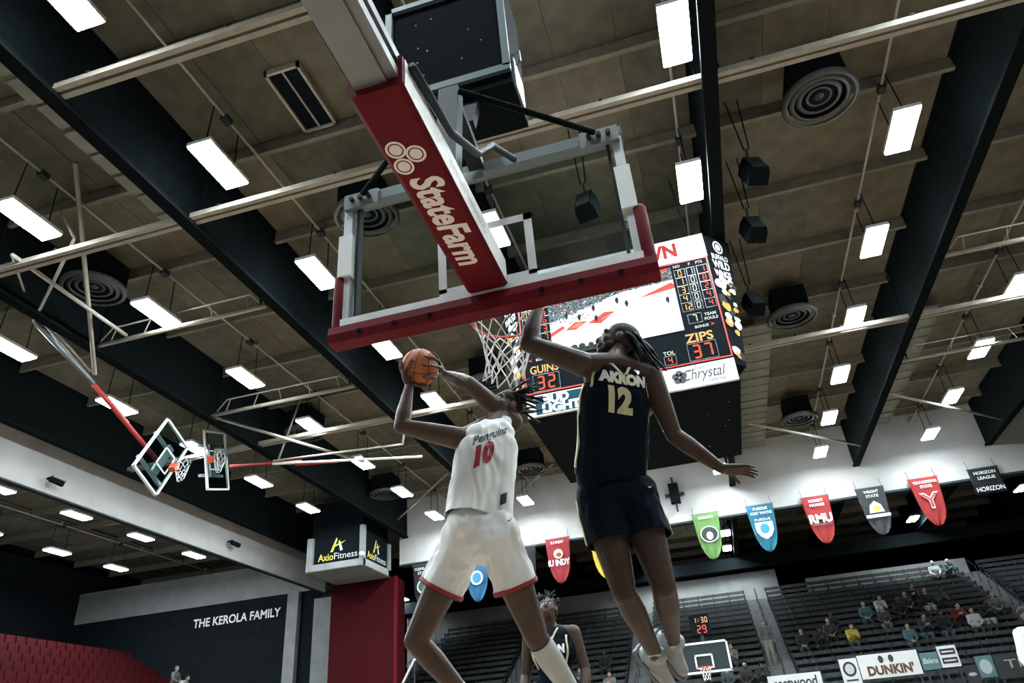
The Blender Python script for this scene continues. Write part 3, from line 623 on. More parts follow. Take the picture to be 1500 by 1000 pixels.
def f_oak(mb, x, y, z, h): T(mb, 'OAKLAND', .15, x, y, z-.2, W_, .6, bold=.004); disc(mb, x+.02, y, z-.88, .36, .33, W_); disc(mb, x+.02, y-.004, z-.88, .32, .29, (.02, .025, .025)); disc(mb, x+.02, y-.008, z-.95, .13, .16, W_)
def f_pfw(mb, x, y, z, h): T(mb, 'PURDUE', .15, x, y, z-.18, W_, .55, bold=.004); T(mb, 'FORT WAYNE', .15, x, y, z-.36, W_, .82, bold=.004); T(mb, 'PURDUE', .14, x, y, z-.62, W_, .6); mb.cur = W_; mb.prism([(-.34, .28), (.34, .28), (.34, -.05), (.2, -.28), (0, -.4), (-.2, -.28), (-.34, -.05)], (x, y, z-1.0), ex, ez, V((0, -1, 0)), .003); disc(mb, x, y-.006, z-.98, .18, .2, (.03, .22, .32))
def f_rmu(mb, x, y, z, h): T(mb, 'ROBERT', .15, x, y, z-.2, W_, .55, bold=.004); T(mb, 'MORRIS', .15, x, y, z-.37, W_, .55, bold=.004); T(mb, 'RMU', .46, x, y-.004, z-.92, W_, .86, bold=.02); mb.cur = (.1, .1, .12); rect(mb, x-.36, x+.36, z-1.16, z-1.11, y)
def f_wri(mb, x, y, z, h): T(mb, 'WRIGHT', .15, x, y, z-.2, W_, .55, bold=.004); T(mb, 'STATE', .15, x, y, z-.37, W_, .46, bold=.004); mb.cur = (.5, .52, .52); mb.prism([(-.28, -.2), (.28, -.2), (.2, .1), (.0, .26), (-.2, .1)], (x, y, z-.82), ex, ez, V((0, -1, 0)), .003); disc(mb, x+.03, y-.006, z-.86, .14, .11, (.55, .5, .08)); mb.cur = W_; rect(mb, x-.44, x+.44, z-1.2, z-1.08, y-.004)
def f_ysu(mb, x, y, z, h): T(mb, 'YOUNGSTOWN', .15, x, y, z-.2, W_, .85, bold=.004); T(mb, 'STATE', .15, x, y, z-.37, W_, .42, bold=.004); T(mb, 'Y', .85, x, y, z-.95, W_, .66, bold=.02); T(mb, 'Y', .8, x, y-.004, z-.95, (.36, .03, .035), .58, bold=-.004)
def f_hor(mb, x, y, z, h): T(mb, 'HORIZON', .16, x, y, z-.22, W_, .75, bold=.004); T(mb, 'LEAGUE', .16, x, y, z-.42, W_, .6, bold=.004); T(mb, 'HORIZON', .24, x, y, z-.85, W_, .95, bold=.004)
def cl(n, c): return mat('pennant_'+n, [v*.75 for v in c], .85, var=.08)
PB = [(-12.08, 8.46, 'black', (.012, .014, .016), 'black CLEVELAND STATE pennant', f_cle), (-9.64, 8.44, 'blue', (.02, .13, .26), 'blue pennant seen between the legs of the white-clad player', f_blue), (-7.5, 8.56, 'black', (0, 0, 0), 'black pennant beside the white shorts', f_blk),
      (-6.0, 8.72, 'crimson', (.30, .025, .035), 'red pennant lettered IU INDY', f_iu), (-4.1, 8.68, 'gold', (.62, .43, .05), 'gold pennant behind the dark shorts, on the IU INDY side', f_plain), (-2.0, 8.72, 'gold', (0, 0, 0), 'gold pennant behind the dark shorts, on the OAKLAND side', f_plain),
      (.24, 8.82, 'green', (.13, .27, .08), 'green pennant lettered OAKLAND', f_oak), (2.4, 8.82, 'teal', (.02, .17, .25), 'teal pennant lettered PURDUE FORT WAYNE', f_pfw), (4.54, 8.82, 'red', (.36, .03, .03), 'red pennant lettered ROBERT MORRIS RMU', f_rmu),
      (6.6, 8.84, 'charcoal', (.05, .055, .06), 'charcoal pennant lettered WRIGHT STATE', f_wri), (8.57, 8.90, 'red', (0, 0, 0), 'red YOUNGSTOWN STATE pennant with large Y', f_ysu), (10.7, 8.94, 'black', (0, 0, 0), 'black HORIZON LEAGUE banner', f_hor)]
for x, z, cn, cc, lb, fn in PB: pennant(x, z, 1.05, 1.0 if 'HORIZON' in lb else 1.86, cl(cn, cc), lb, fn, 'HORIZON' in lb)

# ------------------------------------------------------------------ end stand: benches, aisles, boards
NR = 18
def rowy(i): return 32.7+.65*i
def rowz(i): return 1.75+.345*i
AIS = [-16.6, -10.2, -4.1, 2.1, 12.9, 19]
M_bench = mat('bench_plank', (.06, .065, .066), .75, var=.25, spec=.06); M_step = mat('aisle_step', (.15, .155, .155), .8, var=.2); M_riser = mat('stand_riser', (.03, .033, .034), .85, spec=.03); M_post = mat('bench_post', (.035, .038, .04), .7, spec=.1)
sections = ['by the red pillar', 'behind the white-clad player', 'behind the dark-clad player', 'between the two grey stairs', 'at the outer side']
for a in range(len(AIS)-1):
    x0, x1 = AIS[a]+.55, AIS[a+1]-.55
    for i in range(NR):
        t = thing('bleacher_bench', ((x0+x1)/2, rowy(i), rowz(i)), '%s bleacher bench row up from the court, section %s' % (ORD(i+1), sections[a]), 'bench', 'bleacher benches ' + sections[a])
        part('deck', MB().b2((x0, rowy(i)-.298, 0.02), (x1, rowy(i)+.348, rowz(i)-.42)), M_riser, t)
        part('seat_board', MB().b2((x0, rowy(i)-.16, rowz(i)-.05), (x1, rowy(i)+.12, rowz(i))), M_bench, t)
        part('back_board', MB().b2((x0, rowy(i)+.2, rowz(i)+.16), (x1, rowy(i)+.23, rowz(i)+.32)), M_bench, t)
        m = MB(); n = int((x1-x0)/.75)
        for k in range(n+1):
            x = x0+.05+(x1-x0-.1)*k/n; m.b2((x-.02, rowy(i)-.1, rowz(i)-.43), (x+.02, rowy(i)-.06, rowz(i)-.05)); m.b2((x-.02, rowy(i)+.17, rowz(i)-.43), (x+.02, rowy(i)+.2, rowz(i)+.34))
        part('supports', m, M_post, t)['kind'] = 'stuff'
for a in AIS[:-1]:
    t = thing('aisle_stair', (a, 32.5, 0.02), 'grey stepped aisle stair ' + {-16.6: 'by the red pillar', -10.2: 'behind the white-clad player', -4.1: 'behind the dark-clad player', 2.1: 'with a man standing on it', 12.9: 'past the seated crowd'}[a], 'stair')
    for i in range(NR):
        for k in (0, 1): part('step', MB().b2((a-.54, rowy(i)-.3+.325*k, 0.03), (a+.54, rowy(i)+.025+.325*k, rowz(i)-.42+.17*k)), M_step, t)
    for i in range(0, NR, 3): part('handrail', MB().tube([(a, rowy(i), rowz(i)-.3), (a, rowy(i), rowz(i)+.5), (a, rowy(i)+.9, rowz(i)+.98), (a, rowy(i)+.9, rowz(i)+.2)], .02, 6), M_dark, t, True)
def board(x0, x1, z0, z1, bg, fn, label):
    t = thing('advert_board', ((x0+x1)/2, 32.0, 0.02), label, 'advert board', 'advert boards in front of the end stand')
    part('panel', MB().b2((x0, 32.0, z0), (x1, 32.08, z1)), bg, t)
    for x in (x0+.1, x1-.1): part('leg', MB().b2((x-.03, 32.02, 0.02), (x+.03, 32.07, z0)), M_dark, t)
    mb = MB(); fn(mb); pieces('print', mb, M_col, t)
bgw = mat('board_white', (.55, .57, .57), .6); bgk = mat('board_black', (.02, .022, .022), .6); bgt = mat('board_teal', (.07, .14, .15), .6)
K_ = (.03, .03, .03)
board(1.25, 3.2, 2.0, 2.72, bgw, lambda mb: T(mb, 'eastwood', .5, 2.22, 31.99, 2.42, K_, 1.6, bold=.01), 'white advert board lettered eastwood')
def f_round(mb): disc(mb, 4.26, 31.992, 2.68, .24, .26, K_); disc(mb, 4.26, 31.988, 2.68, .16, .18, (.4, .42, .42)); mb.cur = K_; rect(mb, 4.05, 4.47, 2.27, 2.33, 31.99)
board(3.95, 4.58, 2.15, 3.04, bgw, f_round, 'white advert board with black round emblem')
def f_dnk(mb):
    T(mb, "DUNKIN'", .42, 5.68, 31.99, 2.52, (.10, .045, .02), 1.62, bold=.02)
    for x in (5.42, 5.78): disc(mb, x, 31.99, 2.9, .09, .13, K_)
board(4.62, 6.72, 2.28, 3.1, bgw, f_dnk, "white advert board lettered DUNKIN'")
board(6.78, 7.38, 2.38, 2.96, bgt, lambda mb: T(mb, 'Balena', .26, 7.08, 31.99, 2.67, (.6, .62, .62), .5, shear=.3), 'small teal advert board with script lettering')
def f_tri(mb):
    for z in (2.62, 2.92): mb.cur = K_; rect(mb, 7.48, 8.0, z-.1, z+.1, 31.992); mb.cur = W_; rect(mb, 7.54, 7.94, z-.02, z+.02, 31.988)
board(7.42, 8.06, 2.4, 3.12, bgw, f_tri, 'white advert board with two black stripes')
board(8.55, 9.1, 1.95, 2.66, bgt, lambda mb: [disc(mb, 8.82, 31.99, 2.3, .2, .24, (.3, .36, .36))], 'teal advert board with pale oval')
board(9.15, 10.6, 1.85, 2.66, bgk, lambda mb: T(mb, 'TIL', .4, 9.9, 31.99, 2.3, (.25, .27, .27), .9), 'black advert board with grey lettering')
board(8.1, 8.52, 1.7, 2.4, bgk, lambda mb: disc(mb, 8.31, 31.99, 2.1, .14, .06, (.3, .32, .32)), 'narrow black advert board between the striped and the teal one')
t = thing('handrail', (-12.3, 29.0, 0.02), 'white slanting handrail beside the red pillar', 'handrail')
part('rail_bar', MB().tube([(-13.1, 29.0, 2.75), (-12.04, 29.0, 4.46), (-11.9, 29.0, 4.5)], .05, 8), M_white, t, True)
for x, z in ((-12.9, 3.05), (-12.04, 4.44)): part('post', MB().tube([(x, 29.0, 0.02), (x, 29.0, z)], .03, 6), M_dark, t)
# far basket with shot clock
t = thing('basketball_goal', (-.89, 29.5, 0.02), 'far glass backboard beyond the end of the court', 'basketball goal')
gx = -.89
part('glass', MB().b2((gx-.88, 29.49, 2.93), (gx+.88, 29.505, 3.93)), mat('far_glass', (.03, .04, .045), .1), t)
for lo, hi in (((gx-.94, 29.46, 3.86), (gx+.94, 29.52, 3.93)), ((gx-.94, 29.46, 2.88), (gx+.94, 29.52, 2.95)), ((gx-.94, 29.46, 2.9), (gx-.87, 29.52, 3.93)), ((gx+.87, 29.46, 2.9), (gx+.94, 29.52, 3.93))): part('frame', MB().b2(lo, hi), M_white, t)
for lo, hi in (((gx-.33, 29.45, 3.05), (gx-.27, 29.48, 3.5)), ((gx+.27, 29.45, 3.05), (gx+.33, 29.48, 3.5)), ((gx-.33, 29.45, 3.45), (gx+.33, 29.48, 3.51)), ((gx-.33, 29.45, 3.03), (gx+.33, 29.48, 3.08))): part('target_stripe', MB().b2(lo, hi), M_white, t)
part('rim', MB().tube([V((gx+math.cos(a*PI/12)*.229, 29.08+math.sin(a*PI/12)*.229, 3.05)) for a in range(24)], .012, 6, close=True), M_orange, t, True)
part('rim_bracket', MB().b2((gx-.1, 29.28, 2.97), (gx+.1, 29.46, 3.06)), M_orange, t)
part('net', net(V((gx, 29.08, 3.04)), .22, .42, 8, 4, .008), M_net, t)
part('arm', MB().bar((gx, 29.55, 3.1), (gx, 31.6, 2.2), .16, .3), M_dark, t); part('base', MB().b2((gx-.5, 31.0, 0.02), (gx+.5, 31.9, 1.2)), M_dark, t); part('mast', MB().bar((gx, 31.5, 1.1), (gx, 31.5, 2.4), .25), M_dark, t)
t = thing('shot_clock', (-.8, 29.6, 4.1), 'far shot clock glowing 1:30 and 29', 'shot clock')
part('case', MB().b2((-1.17, 29.6, 4.17), (-.44, 29.8, 4.9)), M_black, t); part('post', MB().b2((-.86, 29.62, 3.93), (-.74, 29.7, 4.17)), M_dark, t)
mb = MB(); mb.cur = (1, .6, .25); seg7(mb, '1:30', (-.76, 29.59, 4.7), ex, ez, .2, .14); mb.cur = (1, .15, .1); seg7(mb, '29', (-.76, 29.59, 4.38), ex, ez, .28); part('digits', mb, M_led, t, color=True)

# ------------------------------------------------------------------ side stand with red seats
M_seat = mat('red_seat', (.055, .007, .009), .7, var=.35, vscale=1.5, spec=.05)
SR = [(-20.8-.85*i, 2.0+.48*i) for i in range(10)]
m = MB()
for x, z in SR: m.b2((x-.5, 6, 0.02), (x+.35, 33.0, z-.45))
tag(part('stand_steps', m, M_riser), 'dark stepped base of the red seated side stand', 'stand')
def make_seat():
    t = thing('stadium_seat', (0, 0, 0), 'x', 'seat', 'red folding seats of the side stand')
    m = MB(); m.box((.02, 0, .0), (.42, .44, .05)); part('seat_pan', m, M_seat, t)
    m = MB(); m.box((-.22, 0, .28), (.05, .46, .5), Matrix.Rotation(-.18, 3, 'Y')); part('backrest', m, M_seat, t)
    for s in (-1, 1): part('leg', MB().b2((-.15, s*.21-.015, -.447), (.1, s*.21+.015, 0)), M_dark, t)
    return t
seat0 = None
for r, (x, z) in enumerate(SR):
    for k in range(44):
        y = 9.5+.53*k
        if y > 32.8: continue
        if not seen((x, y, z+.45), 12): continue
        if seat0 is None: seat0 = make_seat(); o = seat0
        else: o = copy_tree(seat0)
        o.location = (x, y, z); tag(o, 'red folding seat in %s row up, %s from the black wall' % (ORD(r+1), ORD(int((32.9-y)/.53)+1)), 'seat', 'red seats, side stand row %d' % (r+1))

# ------------------------------------------------------------------ people
def remesh(mb, name, vox, smooth=4, off=V((0, 0, 0)), disp=None, cuts=()):
    me = mb.mesh(name); ob = bpy.data.objects.new(name, me); COL.objects.link(ob)
    r = ob.modifiers.new('r', 'REMESH'); r.mode = 'VOXEL'; r.voxel_size = vox; r.use_smooth_shade = True
    s = ob.modifiers.new('s', 'SMOOTH'); s.factor = .5; s.iterations = smooth
    bpy.context.view_layer.update()
    me2 = bpy.data.meshes.new_from_object(ob.evaluated_get(bpy.context.evaluated_depsgraph_get())); me2.name = name
    bpy.data.objects.remove(ob); bpy.data.meshes.remove(me)
    bm = bmesh.new(); bm.from_mesh(me2)
    if disp:
        bm.normal_update()
        for v in bm.verts: v.co += v.normal*disp(v.co)
    for (p, n) in cuts:      # remove what lies beyond plane p along n
        n = V(n).normalized(); bmesh.ops.bisect_plane(bm, geom=bm.verts[:]+bm.edges[:]+bm.faces[:], plane_co=V(p), plane_no=n, clear_outer=True)
    for v in bm.verts: v.co -= off
    bm.to_mesh(me2); bm.free()
    for p in me2.polygons: p.use_smooth = True
    return me2
def frame(fwd, up):
    f = V(fwd).normalized(); u = V(up); u = (u-f*u.dot(f)).normalized(); r = f.cross(u)
    return Matrix((r, f, u)).transposed()
def head_blobs(m, c, R, s=1.0):
    c = V(c)
    def E(p, r): m.ell(c+R @ (V(p)*s), [a*s for a in r], R, 14, 9)
    def C(p, q, a, b): m.caps(c+R @ (V(p)*s), c+R @ (V(q)*s), a*s, b*s, 10)
    E((0, -.015, .035), (.078, .098, .09)); E((0, .025, -.02), (.064, .07, .09)); E((0, .045, -.085), (.042, .045, .034))
    C((0, .088, .01), (0, .106, -.03), .011, .017); C((-.014, .09, -.038), (.014, .09, -.038), .013, .013)
    C((-.038, .078, .026), (.038, .078, .026), .016, .016); C((-.022, .086, -.064), (.022, .086, -.064), .011, .011); C((-.018, .084, -.079), (.018, .084, -.079), .012, .012)
    for k in (-1, 1): E((k*.078, -.012, -.012), (.012, .022, .034)); E((k*.045, .055, -.03), (.022, .025, .03))
def eyes(t, c, R, s=1.0):
    for k in (-1, 1):
        p = V(c)+R @ (V((k*.031, .080, .002))*s); e = part('eye', MB().ell(p, [.0135*s]*3, None, 10, 8), mat('eye_white', (.55, .53, .5), .3), t, True)
        part('iris', MB().ell(p+R @ (V((0, .0105, 0))*s), [.006*s]*3, None, 8, 6), M_black, e, True)
def hand_blobs(m, w, d, nrm, curl=.25, spread=.10, side=1, s=1.0):
    # w wrist, d hand direction, nrm palm normal (fingers curl toward it), side: thumb on +/- lateral
    w = V(w); d = V(d).normalized(); nrm = V(nrm); nrm = (nrm-d*nrm.dot(d)).normalized(); l = d.cross(nrm)*side
    pc = w+d*.055*s
    for k in (-1, 0, 1): m.caps(w+d*.015*s+l*(k*.016*s), w+d*.092*s+l*(k*.027*s), .018*s, .0145*s, 10)
    for i, (o_, L) in enumerate(((.033, .078), (.011, .088), (-.012, .082), (-.034, .064))):
        p = w+d*.095*s+l*o_*s; dirv = (d+l*(o_*spread*22)).normalized(); a = 0
        for k, f in enumerate((.45, .32, .23)):
            a += curl*(1 if k else .6); q = p+(dirv*math.cos(a)+nrm*math.sin(a))*(L*f*s); m.caps(p, q, (.0098-.001*k)*s, (.009-.001*k)*s, 8); p = q
    p = w+d*.03*s+l*.028*s; a = 0
    for k, f in enumerate((.042, .032, .026)):
        q = p+((d*.72+l*.7).normalized()*math.cos(curl*k)+nrm*math.sin(curl*k))*f*s; m.caps(p, q, (.0125-.001*k)*s, (.0115-.001*k)*s, 8); p = q
def grip_blobs(m, w, ball, R, tips, thumb, s=1.0):
    # hand wrapped on a ball: knuckles and fingers follow the sphere
    w = V(w); B = V(ball); k0 = None
    def on(v, h): return B + (V(v)-B).normalized()*(R+h)
    cen = on(sum((V(t_) for t_ in tips), V())/len(tips)*.35+w*.65, .016)
    for i, tp in enumerate(tips):
        kn = on(cen*.72+V(tp)*.28, .014); m.caps(w, kn, .021*s, .0145*s, 10)
        p = kn
        for k in range(1, 4):
            q = on(kn.lerp(V(tp), k/3), .010); m.caps(p, q, .0105*s-.0006*k, .0098*s-.0006*k, 8); p = q
    p = w.lerp(cen, .4); p = on(p, .018)
    for k in range(1, 4): q = on(p.lerp(V(thumb), k/3), .011); m.caps(p if k == 1 else pp, q, .0135, .0115, 8); pp = q
def limb(m, pts, rs):
    for i in range(len(pts)-1): m.caps(pts[i], pts[i+1], rs[i], rs[i+1], 14)
def arm_blobs(m, sh, el, wr, s=1.0):
    sh, el, wr = V(sh), V(el), V(wr)
    limb(m, [sh, sh.lerp(el, .4), el], [.070*s, .062*s, .045*s]); limb(m, [el, el.lerp(wr, .3), wr], [.046*s, .049*s, .029*s])
def leg_blobs(m, hp, kn, an, s=1.0):
    hp, kn, an = V(hp), V(kn), V(an)
    limb(m, [hp, hp.lerp(kn, .45), kn], [.108*s, .098*s, .064*s]); limb(m, [kn, kn.lerp(an, .3), kn.lerp(an, .65), an], [.062*s, .066*s, .050*s, .038*s])
def jersey_blobs(m, J, hem, lat, ax, hw, r, s=1.0):
    wa, nk = V(J['waist']), V(J['neck']); ch = wa.lerp(nk, .66)
    for k in (-1, -.33, .33, 1): m.caps(ch+lat*(hw*k), hem+ax*.12+lat*(hw*1.04*k), r, r*1.02)
    up = wa.lerp(nk, .82); m.caps(up-lat*hw*.95, up+lat*hw*.95, r*.84, r*.84)
    for k in (-1, 1): m.caps(up+lat*hw*k, nk+lat*(.115*s*k)+ax*.025, r*.7, .058*s)
def torso_blobs(m, J, g=0.0, s=1.0, down=True):
    hl, hr, wa, nk, sl, sr = [V(J[k]) for k in ('hipL', 'hipR', 'waist', 'neck', 'shL', 'shR')]
    lat = (sr-sl).normalized(); hlat = (hr-hl).normalized(); ml = (lat+hlat).normalized(); hc = (hl+hr)/2
    if down: m.caps(hl.lerp(hc, .25), hr.lerp(hc, .25), .115*s+g, .115*s+g)
    m.caps(wa-ml*.075*s, wa+ml*.075*s, .098*s+g, .098*s+g); m.caps(hc-ml*.07, hc+ml*.07, .11*s+g, .11*s+g) if down else None
    ch = wa.lerp(nk, .62); m.caps(ch-lat*.085*s, ch+lat*.085*s, .115*s+g, .115*s+g); m.caps(wa, ch, .12*s+g, .13*s+g)
    up = wa.lerp(nk, .84); m.caps(up-lat*.10*s, up+lat*.10*s, .085*s+g*.8, .085*s+g*.8)
M_skin = mat('brown_skin', (.080, .052, .040), .42, var=.12, vscale=9, spec=.22)
M_skinD = mat('deep_brown_skin', (.055, .036, .029), .45, var=.12, vscale=9, spec=.16)
M_hair = mat('black_hair', (.008, .008, .008), .6, spec=.15)
M_jw = mat('white_jersey', (.82, .86, .87), .75, bump=.12, bscale=300); M_jn = mat('navy_jersey', (.004, .008, .015), .8, spec=.05, bump=.12, bscale=300)
M_gold = mat('pale_gold_trim', (.50, .49, .30), .6); M_rt = mat('red_trim', (.30, .02, .025), .6); M_blk2 = mat('black_trim', (.015, .015, .017), .6)
M_sock = mat('white_sock', (.48, .51, .52), .9, bump=.3, bscale=150); M_shoe = mat('pale_shoe', (.30, .33, .345), .5)
def folds(amp, sc, seed, ax=V((0, 0, 1))):
    def f(co):
        q = V((co.x*sc, co.y*sc, co.z*sc*.55))+V((seed, seed*2, 0)); return amp*(noise.noise(q)+.5*noise.noise(q*2.3)) + amp*.25*math.sin(noise.noise(q*.7)*14)
    return f
def swoosh(mb, o, e1, e2, s): mb.add([V(o)+V(e1)*(a*s)+V(e2)*(b*s) for a, b in ((-.5, .02), (-.42, -.16), (-.25, -.2), (.5, .16), (-.22, -.06), (-.38, -.06))], [(0, 1, 5), (1, 2, 4, 5), (2, 3, 4)])
def shoe(t, an, toe, up, s=1.0):
    an, toe, up = V(an), V(toe), V(up); d = (toe-an); fl_ = frame(d, up); L = d.length
    m = MB(); h = an+fl_ @ V((0, -.045, -.045))
    m.caps(h, h+fl_ @ V((0, .10, -.005)), .046*s, .048*s); m.caps(h+fl_ @ V((0, .1, -.005)), h+fl_ @ V((0, .215, -.02)), .05*s, .036*s); m.caps(an+fl_ @ V((0, -.01, .03)), h+fl_ @ V((0, .02, 0)), .046*s, .05*s); m.caps(an, h+fl_ @ V((0, .12, .01)), .042*s, .036*s)
    o = link('shoe', remesh(m, 'shoe', .008, 3, OFF[t.name]), M_shoe, t)
    m = MB(); poly = [(-.042, -.05), (-.034, -.075), (.034, -.075), (.042, -.05), (.05, .1), (.042, .21), (.02, .26), (-.02, .26), (-.042, .21), (-.05, .1)]
    m.prism(poly, h+fl_ @ V((0, .02, -.062)), fl_ @ V((1, 0, 0)), fl_ @ V((0, 1, 0)), fl_ @ V((0, 0, 1)), .03); part('sole', m, mat('shoe_sole', (.12, .13, .14), .6), o)
    for q_ in (-1, 1): mq = MB(); swoosh(mq, h+fl_ @ V((q_*.052*s, .06, .0)), fl_ @ V((0, 1, 0)), fl_ @ V((0, 0, 1)), .11); part('check_mark', mq, M_blk2, o)
    part('heel_tab', MB().box(h+fl_ @ V((0, -.048*s, .05)), (.03, .012, .05), fl_), M_blk2, o)
    m = MB()
    for k in range(4): p = h+fl_ @ V((0, .06+.03*k, .055-.01*k)); m.tube([p-fl_ @ V((.03, 0, .01)), p+fl_ @ V((0, 0, .006)), p+fl_ @ V((.03, 0, -.01))], .005, 5)
    part('laces', m, M_white, o)
def project_text(t, cloth_me, off, txts, o, ex_, ey_, nrm, m, name):
    """flat print laid on the cloth: text vertices pulled onto the surface"""
    bm = bmesh.new(); bm.from_mesh(cloth_me); bvh = BVHTree.FromBMesh(bm); bm.free()
    o, ex_, ey_, nrm = V(o), V(ex_).normalized(), V(ey_).normalized(), V(nrm).normalized(); mb = MB()
    for txt, sz, dx, dy, w, kw in txts:
        t2 = MB(); text(t2, txt, sz, o+ex_*dx+ey_*dy, ex_, ey_, width=w, **kw); mb.add(t2.v, t2.f)
    bm = bmesh.new(); vs = [bm.verts.new(p) for p in mb.v]
    for f in mb.f:
        try: bm.faces.new([vs[i] for i in f])
        except ValueError: pass
    bmesh.ops.triangulate(bm, faces=bm.faces[:])
    for _ in range(3):
        le = [e for e in bm.edges if e.calc_length() > .022]
        if le: bmesh.ops.subdivide_edges(bm, edges=le, cuts=1)
    bmesh.ops.triangulate(bm, faces=bm.faces[:])
    for v in bm.verts:
        hit = bvh.ray_cast(v.co-off+nrm*.5, -nrm)
        if hit[0] is not None: v.co = hit[0]+off+nrm*.0025+hit[1]*.002
    me = bpy.data.meshes.new(name); 
    for v in bm.verts: v.co -= off
    bm.to_mesh(me); bm.free(); return link(name, me, m, t)
def ring_trim(me, p, n, r, name, m, t, thick=.008, wide=None):
    """a band that follows the cut edge of a garment: tube through the open boundary near p"""
    bm = bmesh.new(); bm.from_mesh(me); bm.edges.ensure_lookup_table(); off = OFF[t.name]
    es = [e for e in bm.edges if e.is_boundary and ((e.verts[0].co+e.verts[1].co)/2+off-V(p)).length < r]
    adj = {}
    for e in es:
        a, b = e.verts; adj.setdefault(a.index, []).append(b.index); adj.setdefault(b.index, []).append(a.index)
    if not adj: bm.free(); return
    bm.verts.ensure_lookup_table(); best = []; todo = set(adj)
    while todo:
        st = next(iter(todo)); loop = [st]; todo.discard(st); cur = st
        while True:
            nx = [v for v in adj[cur] if v in todo]
            if not nx: break
            cur = nx[0]; loop.append(cur); todo.discard(cur)
        if len(loop) > len(best): best = loop
    pts = [bm.verts[i].co+off for i in best][::2]; bm.free()
    n = V(n).normalized(); wide = wide or thick
    mb = MB()
    if len(pts) > 4:
        c = sum(pts, V())/len(pts)
        def band(g0, h): return [pp+(pp-c).normalized()*g0+n*h for pp in pts]
        rings = [band(.004, -wide), band(.004+thick*.5, -wide*.5), band(.004, 0), band(-.004, 0), band(-.004, -wide), band(.004, -wide)]
        mb.loft(rings, False); part(name, mb, m, t, True)

# ---- player in white
J = dict(wrR=(-1.415, 3.942, 2.827), elR=(-1.210, 3.844, 2.666), shR=(-1.012, 4.057, 2.453), wrL=(-1.564, 3.714, 2.657), elL=(-1.594, 3.666, 2.381), shL=(-1.264, 3.794, 2.284), neck=(-1.118, 3.896, 2.390), head=(-1.035, 4.02, 2.545),
         waist=(-1.180, 3.817, 1.853), hipR=(-1.092, 3.818, 1.690), hipL=(-1.292, 3.848, 1.700), kneeR=(-0.972, 4.042, 1.172), kneeL=(-1.611, 3.900, 1.214), ankR=(-0.844, 4.405, 0.851), ankL=(-1.398, 4.217, 0.884))
J = {k: V(v) for k, v in J.items()}; BALL = V((-1.511, 3.766, 2.811))
t = thing('person', (-1.18, 3.85, 0), 'player in white jersey number 10 leaping with the ball', 'person')
off = OFF[t.name]
m = MB(); torso_blobs(m, J)
hR = frame(V((-.45, -.55, .35)), V((.3, .3, 1))); head_blobs(m, J['head'], hR); m.caps(J['neck'], J['head']+hR @ V((0, -.02, -.05)), .058, .055)
m.caps(J['neck'], J['shL'], .06, .06); m.caps(J['neck'], J['shR'], .06, .06)
arm_blobs(m, J['shR'], J['elR'], J['wrR']); arm_blobs(m, J['shL'], J['elL'], J['wrL']); leg_blobs(m, J['hipR'], J['kneeR'], J['ankR']); leg_blobs(m, J['hipL'], J['kneeL'], J['ankL'])
def bp_(a, b, c): return BALL+(CR*a+CU*b-CF*c).normalized()*.12
grip_blobs(m, J['wrR'], BALL, .12, [bp_(.62, .72, .25), bp_(.35, .55, .75), bp_(.25, .15, .95), bp_(.75, .65, -.2)], bp_(.3, -.4, .85))
grip_blobs(m, J['wrL'], BALL, .12, [bp_(-.95, .35, .1), bp_(-.8, .3, .5), bp_(-.6, -.1, .75), bp_(-.3, -.45, .8)], bp_(.35, -.85, .4))
body_me = remesh(m, 'body', .006, 3, off); link('body', body_me, M_skin, t)
eyes(t, J['head'], hR)
# jersey
ax = (J['waist']-J['neck']).normalized()
lat = (J['shR']-J['shL']).normalized(); hc = (J['hipL']+J['hipR'])/2
hem = J['waist']+ax*.07
m = MB(); jersey_blobs(m, J, hem, lat, ax, .068, .137)
jer = remesh(m, 'jersey', .009, 5, off, folds(.010, 9, 3), [(hem, ax)]); jo = link('jersey', jer, M_jw, t)
fwd = lat.cross(ax).normalized()
if fwd.dot(CAM-hc) < 0: fwd = -fwd
cc = J['waist'].lerp(J['neck'], .64)
exr = CR.copy(); exr = (exr-fwd*exr.dot(fwd)).normalized(); eyr = (-ax-fwd*(-ax).dot(fwd)); eyr = (eyr-exr*eyr.dot(exr)).normalized(); exr = -lat if (-lat).dot(CR) > 0 else lat
eyr = -ax
project_text(jo, jer, off, [('10', .17, -.085, -.035, .13, dict(bold=.012))], cc, exr, eyr, fwd, M_rt, 'number')
project_text(jo, jer, off, [('Penguins', .085, -.045, .085, .26, dict(shear=.3, bold=.002))], cc, exr, eyr, fwd, M_blk2, 'script_lettering')
project_text(jo, jer, off, [('\u25A0', .09, .09, 0, .05, {})], hem-ax*.045, exr, eyr, fwd, M_blk2, 'hem_patch')
